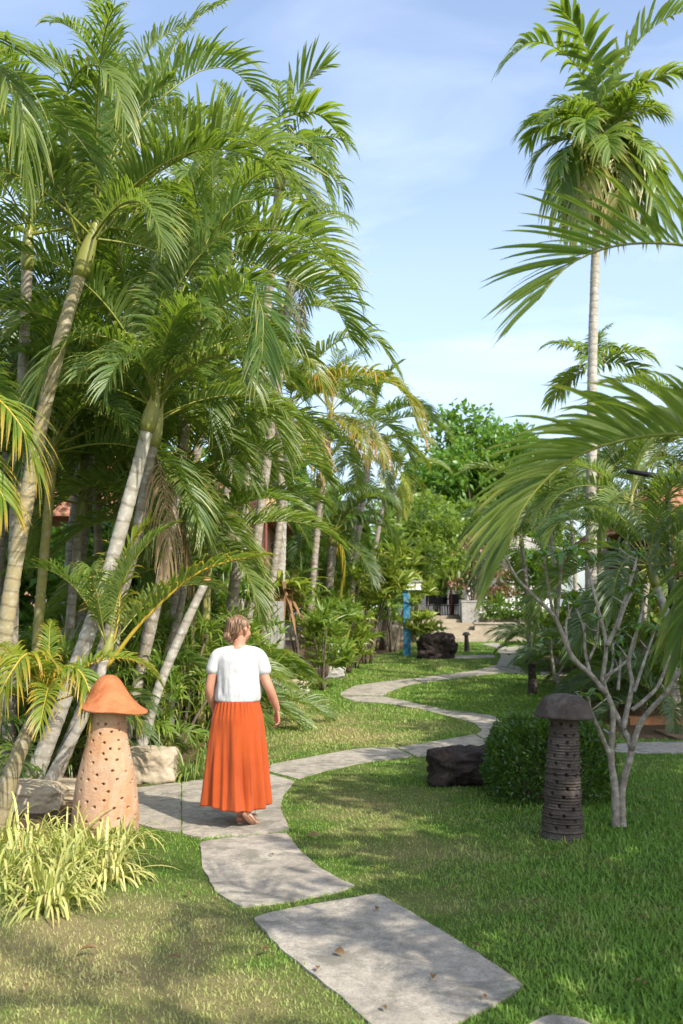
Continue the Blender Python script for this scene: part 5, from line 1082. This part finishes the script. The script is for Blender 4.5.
# ------------------------------------------------------------------ the woman
def blob_mesh(parts, voxel, name, smooth=2):
    """one continuous skin from overlapping rounded pieces"""
    mb = MB()
    for p in parts:
        if p[0] == 'c':      # line of points with radii, rounded ends
            P = np.array(p[1], float); r = np.array(p[2], float); C, l = spline(P, n=max(8, 7 * len(P))); lk = np.concatenate([[0], np.cumsum(np.linalg.norm(np.diff(P, axis=0), axis=1))])
            rr = np.interp(l / l[-1], lk / lk[-1], r); T0 = nrm((C[0] - C[1])[None])[0]; T1 = nrm((C[-1] - C[-2])[None])[0]
            e = np.array([.98, .8, .5]); h = np.sqrt(1 - (1 - np.array([.02, .25, .55])) ** 2)
            cap = [(math.cos(a), math.sin(a)) for a in (1.45, 1.1, .7, .35)]
            C2 = np.vstack([[C[0] + T0 * rr[0] * b for _, b in cap], C, [C[-1] + T1 * rr[-1] * b for _, b in cap[::-1]]])
            r2 = np.concatenate([[rr[0] * a for a, _ in cap], rr, [rr[-1] * a for a, _ in cap[::-1]]]); sq = p[3] if len(p) > 3 else None
            n0 = mb.n; tube(mb, C2, r2, 16)
            if sq is not None:   # flatten along an axis about the line
                V = mb.V[-1]; cc = np.repeat(C2, 16, 0); ax = nrm(np.array([sq[0]], float))[0]; d = V - cc; V[:] = V + np.outer(d @ ax, ax) * (sq[1] - 1)
        elif p[0] == 'e':    # ellipsoid, centre, radii, optional rotation about z
            n = 24; th = np.linspace(.06, math.pi - .06, 16); a = np.linspace(0, 2 * math.pi, n, endpoint=False); A, Tt = np.meshgrid(a, th)
            V = np.stack([np.sin(Tt) * np.cos(A) * p[2][0], np.sin(Tt) * np.sin(A) * p[2][1], -np.cos(Tt) * p[2][2]], -1).reshape(-1, 3)
            if len(p) > 3: cs, sn = math.cos(p[3]), math.sin(p[3]); V = V @ np.array([[cs, sn, 0], [-sn, cs, 0], [0, 0, 1]])
            mb.add(V + np.array(p[1]), grid_faces(n, 16, True)); mb.poly.append([mb.n - n + k for k in range(n)]); mb.pm.append(0); mb.poly.append([mb.n - n * 16 + k for k in range(n)][::-1]); mb.pm.append(0)
        elif p[0] == 'l':    # stacked ellipses (cx, cy, z, a, b)
            n = 32; a = np.linspace(0, 2 * math.pi, n, endpoint=False); Q, _ = spline([q[:3] for q in p[1]], n=40)
            zz = np.array([q[2] for q in p[1]]); o_ = np.argsort(zz); aa = np.interp(Q[:, 2], zz[o_], np.array([q[3] for q in p[1]])[o_]); bb = np.interp(Q[:, 2], zz[o_], np.array([q[4] for q in p[1]])[o_])
            V = np.stack([Q[:, 0:1] + aa[:, None] * np.cos(a), Q[:, 1:2] + bb[:, None] * np.sin(a), np.repeat(Q[:, 2:3], n, 1)], -1)
            mb.add(V, grid_faces(n, 40, True)); mb.poly.append([mb.n - n + k for k in range(n)]); mb.pm.append(0); mb.poly.append([mb.n - n * 40 + k for k in range(n)][::-1]); mb.pm.append(0)
    bm = bmesh.new(); me = mb.mesh(name + '_raw', []); bm.from_mesh(me); bmesh.ops.recalc_face_normals(bm, faces=bm.faces); bm.to_mesh(me); bm.free()
    ob = bpy.data.objects.new('tmp', me); COL.objects.link(ob)
    m = ob.modifiers.new('r', 'REMESH'); m.mode = 'VOXEL'; m.voxel_size = voxel
    if smooth: s = ob.modifiers.new('s', 'SMOOTH'); s.iterations = smooth; s.factor = .5
    dg = bpy.context.evaluated_depsgraph_get(); dg.update()
    out = bpy.data.meshes.new_from_object(ob.evaluated_get(dg)); out.name = name
    bpy.data.objects.remove(ob); bpy.data.meshes.remove(me)
    out.polygons.foreach_set('use_smooth', np.full(len(out.polygons), True)); return out
def get_co(me):
    a = np.zeros(len(me.vertices) * 3, np.float32); me.vertices.foreach_get('co', a); return a.reshape(-1, 3).astype(float)
def get_no(me):
    a = np.zeros(len(me.vertices) * 3, np.float32); me.vertices.foreach_get('normal', a); return a.reshape(-1, 3).astype(float)
def set_co(me, c): me.vertices.foreach_set('co', c.ravel().astype(np.float32)); me.update()

def skin_mat():
    m = NT('skin'); v = m.obj(); c = m.ramp(m.noise(9, 5, .6, v), [(.3, (.44, .20, .125)), (.7, (.52, .26, .17))])
    p = m.n('ShaderNodeBsdfPrincipled'); m.put(p.inputs['Base Color'], c); p.inputs['Roughness'].default_value = .5
    p.inputs['Subsurface Weight'].default_value = .2; p.inputs['Subsurface Radius'].default_value = (.012, .005, .003); m.l(m.bump(m.noise(140, 4, .6, v), .12, .002), p.inputs['Normal']); m.l(p.outputs[0], m.out.inputs['Surface']); return m.m
def cloth_mat(name, a, b, scale, bs, trans=0.):
    m = NT(name); v = m.obj(); c = m.ramp(m.noise(3, 4, .6, v), [(.3, a), (.7, b)])
    w = m.math('ADD', m.noise(scale, 3, .6, m.obj(1, 1, .18)), m.math('MULTIPLY', m.noise(420, 2, .6, v), .25))
    return m.done(c, .88, m.bump(w, bs, .012), .15, sheen=.15, trans=trans)
M['skin'] = skin_mat()
M['shirt'] = cloth_mat('white_cotton', (.55, .55, .56), (.62, .615, .61), 16, .35, .12)
M['skirt'] = cloth_mat('orange_crepe', (.37, .062, .014), (.46, .086, .019), 22, .32, .10)
M['waist'] = cloth_mat('dark_orange_band', (.38, .05, .014), (.46, .07, .018), 40, .5)
def hair_mat():
    m = NT('brown_hair'); v = m.obj(60, 60, 9); c = m.ramp(m.noise(1, 4, .7, v), [(.3, (.05, .025, .013)), (.5, (.17, .092, .05)), (.70, (.42, .27, .15))])
    return m.done(c, .42, m.bump(m.noise(1.3, 4, .7, v), .7, .008), .5)
M['hair'] = hair_mat()
M['sandal'] = simple_mat('sandal_leather', [(.3, (.34, .13, .08)), (.7, (.48, .22, .15))], 20, .7, .2, .003)
M['sole'] = simple_mat('sandal_sole', [(.3, (.50, .30, .22)), (.7, (.60, .40, .31))], 20, .8, .3, .004)

def hand(wr, fwd, side, palm_n, curl=.5):
    """pieces of one hand: wr wrist, fwd towards the fingers, side towards the thumb, palm_n out of the palm"""
    wr, fwd, side, pn = [np.array(v, float) for v in (wr, fwd, side, palm_n)]; fwd = nrm(fwd[None])[0]; side = nrm((side - fwd * np.dot(side, fwd))[None])[0]; pn = nrm(np.cross(fwd, side)[None])[0] * np.sign(np.dot(np.cross(fwd, side), pn) or 1)
    P = [('c', [wr - fwd * .02, wr + fwd * .03, wr + fwd * .075], [.023, .032, .034], (pn, .48))]
    for i, (s, L, r) in enumerate([(.026, .070, .0088), (.009, .078, .0090), (-.009, .072, .0086), (-.026, .056, .0078)]):
        b = wr + fwd * (.078 - .004 * abs(i - 1.3)) + side * s; pts = [b - fwd * .02, b]; d = fwd.copy()
        for j, f in enumerate((.45, .30, .25)):
            an = curl * (.45 + .25 * j + .1 * i); d2 = fwd * math.cos(an * (j + 1) * .55) + pn * math.sin(an * (j + 1) * .55) + side * s * 1.2; pts.append(pts[-1] + nrm(d2[None])[0] * L * f)
        P.append(('c', pts, [r * 1.05, r * 1.05, r, r * .92, r * .78]))
    b = wr + fwd * .022 + side * .024; P.append(('c', [b - side * .01, b + side * .014 + fwd * .018 + pn * .008, b + side * .022 + fwd * .045 + pn * .014, b + side * .018 + fwd * .07 + pn * .018], [.013, .012, .0098, .008]))
    return P
def woman():
    g = G(243, 825); KEEP.append((g.x, g.y, .12))
    X = -.05   # the trunk stands a little left of the feet
    sh = 1.335
    parts = [
        ('l', [(X, .01, .86, .165, .13), (X, .01, .95, .165, .125), (X, .01, 1.03, .145, .105), (X, .005, 1.12, .150, .11), (X, 0, 1.22, .168, .115), (X, 0, 1.31, .165, .10), (X, .0, 1.365, .10, .075), (X, .005, 1.39, .06, .058)]),
        ('c', [(X, .0, 1.34), (X + .002, .012, 1.41), (X + .004, .022, 1.47)], [.062, .053, .054]),
        ('c', [(X - .04, 0, 1.345), (X - .165, .0, 1.315)], [.055, .046]), ('c', [(X + .04, 0, 1.345), (X + .165, 0, 1.315)], [.055, .046]),
        # right arm, bent slightly away from the body
        ('c', [(X + .155, 0, 1.305), (X + .200, -.010, 1.18), (X + .255, -.015, 1.055), (X + .285, .03, .965), (X + .308, .07, .895)], [.047, .043, .037, .035, .026]),
        # left arm hangs close
        ('c', [(X - .155, 0, 1.305), (X - .198, -.005, 1.18), (X - .225, -.01, 1.06), (X - .215, .035, .97), (X - .198, .08, .90)], [.047, .043, .037, .035, .026]),
        # legs
        ('c', [(X - .07, .01, .88), (X - .05, .02, .50), (-.03, .05, .30), (-.022, .03, .09)], [.09, .062, .056, .034]),
        ('c', [(X + .07, .01, .88), (X + .07, .0, .50), (.045, -.05, .30), (.035, -.135, .135)], [.09, .062, .056, .034]),
        # left foot flat, right foot rolling off its toes
        ('c', [(-.022, .01, .045), (-.022, .10, .05), (-.03, .20, .028)], [.034, .036, .03], ((0, 0, 1), .85)),
        ('c', [(.034, -.15, .12), (.058, -.085, .075), (.082, -.01, .028)], [.033, .036, .03]),
    ]
    parts += hand((X + .309, .073, .885), (.10, .16, -1), (-.35, 1, .1), (-1, -.3, 0), .75)
    parts += hand((X - .197, .083, .89), (.12, .16, -1), (.35, 1, .1), (1, -.3, 0), .6)
    for s, (bx, by, bz), dr in ((0, (-.03, .215, .022), (0, 1, 0)), (1, (.084, -.005, .022), (.35, 1, -.1))):
        for k in range(5):
            u = (k - 2) * .013; L = [.030, .026, .024, .022, .020][k if s == 0 else 4 - k] ; b = np.array([bx + u, by - abs(u) * .5, bz]); d = nrm(np.array([dr], float))[0]
            parts.append(('c', [b - d * .015, b + d * L], [.0095, .0085]))
    # head, turned to the right: skull, jaw, nose, ear, lips, brow
    hc = np.array([X + .004, .03, 1.525]); th = R(-34)   # facing +y turned towards +x
    f = np.array([-math.sin(th), math.cos(th), 0]); l = np.array([-math.cos(th), -math.sin(th), 0]); up = np.array([0, 0, 1.]); q = lambda a, b, c: hc + l * a + f * b + up * c
    parts += [('e', q(0, -.012, .022), (.073, .094, .086), th), ('e', q(0, .022, -.030), (.060, .068, .078), th), ('e', q(0, .055, -.080), (.032, .030, .026), th),
              ('c', [q(0, .088, .012), q(0, .104, -.018), q(0, .112, -.030)], [.010, .012, .014]), ('c', [q(-.016, .092, -.056), q(0, .099, -.054), q(.016, .092, -.056)], [.007, .009, .007]), ('c', [q(-.014, .091, -.067), q(0, .097, -.067), q(.014, .091, -.067)], [.007, .009, .007]),
              ('c', [q(-.042, .076, .026), q(0, .092, .028), q(.042, .076, .026)], [.010, .011, .010])]
    for s in (-1, 1):
        parts += [('c', [q(s * .076, -.014, .022), q(s * .084, -.026, .006), q(s * .080, -.018, -.020), q(s * .072, -.006, -.032)], [.010, .013, .010, .008]), ('e', q(s * .030, .078, .004), (.013, .013, .013)), ('e', q(s * .040, .058, -.030), (.022, .022, .026))]
    me = blob_mesh(parts, .0055, 'person', 3); me.materials.append(M['skin'])
    o = setp(link('person', me, loc=g), 'woman in white T-shirt and long orange skirt walking away along the path', 'person')
    # eyes
    for s in (-1, 1):
        mb = MB(); P = q(s * .030, .0875, .004); a = np.linspace(0, 6.283, 12, endpoint=False); tube(mb, [P - f * .004, P, P + f * .002, P + f * .0035], [.0085, .0095, .007, .002], 12); mb.obj('eye', M['black'], o)
    # T-shirt
    sp = [('l', [(X - .004, .012, .962, .176, .148), (X - .004, .012, .975, .181, .152), (X - .003, .01, 1.03, .186, .148), (X, .005, 1.12, .178, .138), (X, 0, 1.22, .174, .130), (X, 0, 1.30, .172, .122), (X, .0, 1.345, .140, .108), (X, .004, 1.378, .088, .088)]),
          ('c', [(X - .02, 0, 1.335), (X + .06, 0, 1.340), (X + .150, 0, 1.322), (X + .185, -.003, 1.275), (X + .204, -.006, 1.215)], [.068, .066, .061, .058, .060], ((0, 1, 0), 1.05)),
          ('c', [(X + .02, 0, 1.335), (X - .06, 0, 1.340), (X - .150, 0, 1.322), (X - .183, -.003, 1.275), (X - .200, -.004, 1.215)], [.068, .066, .061, .058, .060], ((0, 1, 0), 1.05))]
    me = blob_mesh(sp, .007, 'shirt', 4); c = get_co(me); n = get_no(me)
    a = np.arctan2(c[:, 1], c[:, 0] - X); low = np.clip((1.24 - c[:, 2]) / .2, 0, 1)
    wv = (fbm(a * 2.2, c[:, 2] * 2.2, 0, 1.6, 3) - .5) * .020 * (.35 + low) + np.sin(a * 9 + 3 * fbm(a, c[:, 2] * 3, 2, 1.) + c[:, 2] * 4) * .006 * low + (fbm(c[:, 0] * 3 + c[:, 2] * 2, c[:, 2] * 3 - c[:, 0] * 2.5, 4, 2.6, 3) - .5) * .018
    wv = wv * np.clip((c[:, 2] - .955) / .05, .15, 1)
    set_co(me, c + n * wv[:, None]); me.materials.append(M['shirt']); link('shirt', me, o)
    # skirt
    nu, nv = 220, 70; A = np.linspace(0, 2 * math.pi, nu, endpoint=False); V = []
    for j in range(nv):
        t = j / (nv - 1); cx = X + .03 * t ** 1.4 - .004; cy = .012 - .01 * t
        zt = 1.0; zb = .165 + .012 * np.sin(A * 2 + .5) - .015 * np.clip(-np.sin(A), 0, 1)
        z = zt + (zb - zt) * t
        ra = np.interp(t, [0, .04, .2, .45, 1], [.148, .167, .200, .215, .246]); rb = np.interp(t, [0, .04, .2, .45, 1], [.122, .148, .182, .205, .250])
        k = np.clip((t - .05) / .95, 0, 1)
        gather = .006 * np.sin(A * 34 + 5 * vnoise(A * 3, 0, 0)) * np.exp(-((t - .06) / .12) ** 2)
        cA, sA = np.cos(A), np.sin(A); fold = k ** .8 * ((fbm(cA * 2.1, sA * 2.1, t * .5, 1.6, 2) - .5) * .17 + (fbm(cA * 2.1 + 5, sA * 2.1, t * .35, 4.2, 2) - .5) * .034 * (.5 + .5 * t))
        # cloth drawn in between the legs at the back, where the stride pulls it
        dip = -.045 * np.exp(-((A - (math.pi * 1.53 + .12 * t)) / .16) ** 2) * np.clip((t - .35) / .5, 0, 1); left = .02 * np.exp(-((A - math.pi * 1.12) / .3) ** 2) * t
        rr = 1 + (gather + fold + dip + left) / .2
        V.append(np.stack([cx + ra * rr * np.cos(A), cy + rb * rr * np.sin(A), z + .006 * np.sin(A * 7) * t], -1))
    mb = MB(); V = np.array(V); Vi = V.copy(); Vi[:, :, 0] = (V[:, :, 0] - X) * .975 + X; Vi[:, :, 1] *= .97
    mb.add(np.concatenate([V, Vi[::-1]]), grid_faces(nu, nv * 2, True)); mb.obj('skirt', M['skirt'], o)
    mb = MB(); Vb = []
    for z, k in ((1.000, .96), (.996, 1.0), (.980, 1.05), (.974, 1.0)): Vb.append(np.stack([X - .004 + .163 * k * np.cos(A), .012 + .136 * k * np.sin(A), z + 0 * A], -1))
    mb.add(np.array(Vb), grid_faces(nu, 4, True)); mb.obj('waistband', M['waist'], o)
    # hair: a cap drawn back into a low knot at the nape
    hp = [('e', q(0, -.020, .036), (.080, .097, .085), th), ('e', q(.010, -.058, -.006), (.060, .056, .066), th), ('c', [q(.010, -.07, -.01), q(.020, -.086, -.045), q(.024, -.084, -.078)], [.045, .040, .028]), ('e', q(.026, -.118, -.045), (.036, .032, .034), th)]
    me = blob_mesh(hp, .006, 'hair', 3); c = get_co(me); d = c - hc; fy = d @ f; face = np.clip((fy - .035) / .02, 0, 1) * (d[:, 2] < .055)
    ear = np.exp(-((fy + .01) / .03) ** 2) * np.clip((.03 - d[:, 2]) / .02, 0, 1) * (np.abs(d @ l) > .045)
    c = c - (c - (hc + np.array([0, 0, .03]))) * (face * .32 + ear * .16)[:, None]
    n = get_no(me); ang = np.arctan2(d @ l, -fy); c = c + n * ((np.sin(ang * 26 + d[:, 2] * 30 + 6 * fbm(ang, d[:, 2] * 6, 0, 2.)) * .0022) + (fbm(ang * 3, d[:, 2] * 9, 1, 1.5, 3) - .5) * .012)[:, None]
    set_co(me, c); me.materials.append(M['hair']); hob = link('hair', me, o)
    mb = MB(); rng = np.random.RandomState(1)
    for k in range(70):   # loose strands
        a0 = rng.rand() * 2.4 - 1.2; z0 = .10 * rng.rand() + .01; P0 = q(math.sin(a0) * .078, -.02 - math.cos(a0) * .095, z0); P2 = q(.026 + .02 * rng.randn(), -.112 + .012 * rng.randn(), -.045 + .02 * rng.randn()); P1 = (P0 + P2) / 2 + (q(math.sin(a0) * .1, -.06 - math.cos(a0) * .075, -.03) - (P0 + P2) / 2) * .75
        C, _ = spline([P0, P1, P2], n=8); tube(mb, C, .0022, 4)
    mb.obj('loose_strands', M['hair'], hob)
    # wrist band
    mb = MB(); w0 = np.array([X - .2015, .072, .915]); dd = nrm(np.array([[.10, .30, -1]]))[0]; tube(mb, [w0 - dd * .012, w0 - dd * .010, w0 + dd * .010, w0 + dd * .012], [.027, .031, .031, .027], 16); mb.obj('wristband', M['sandal'], o)
    # sandals
    def sandal(P, rot):
        nonlocal o
        s_ = link('sandal', sole_me, o, loc=P, rot=rot); link('strap', strap_me, s_); link('strap', strap2_me, s_); return s_
    a = np.linspace(0, 2 * math.pi, 28, endpoint=False); wid = np.where(np.sin(a) > 0, .043, .036); ox = np.cos(a) * wid; oy = np.sin(a) * .125
    mb = MB(); mb.add(np.array([np.stack([ox * .96, oy * .98, 0 * a], -1), np.stack([ox, oy, 0 * a + .004], -1), np.stack([ox, oy, 0 * a + .016], -1), np.stack([ox * .95, oy * .97, 0 * a + .018], -1)]), grid_faces(28, 4, True)); mb.poly += [[84 + k for k in range(28)], [k for k in range(28)][::-1]]; mb.pm += [0, 0]
    sole_me = mb.mesh('sandal', M['sole'])
    def strap_mesh(y, h, w=.026):
        mb = MB(); t = np.linspace(0, math.pi, 14); V = [np.stack([.040 * np.cos(t), y + 0 * t + dy_, .012 + h * np.sin(t)], -1) for dy_ in (-w / 2, -w / 2 + .003, w / 2 - .003, w / 2)]; V[0][:, 2] -= .003; V[3][:, 2] -= .003; mb.add(np.array(V), grid_faces(14, 4)); return mb.mesh('strap', M['sandal'])
    strap_me = strap_mesh(.06, .058, .03); strap2_me = strap_mesh(-.03, .085, .018)
    sandal((-.024, .105, .001), (0, 0, .03)); sandal((.062, -.08, .058), (R(-33), R(6), R(-18)))
woman()
grass()
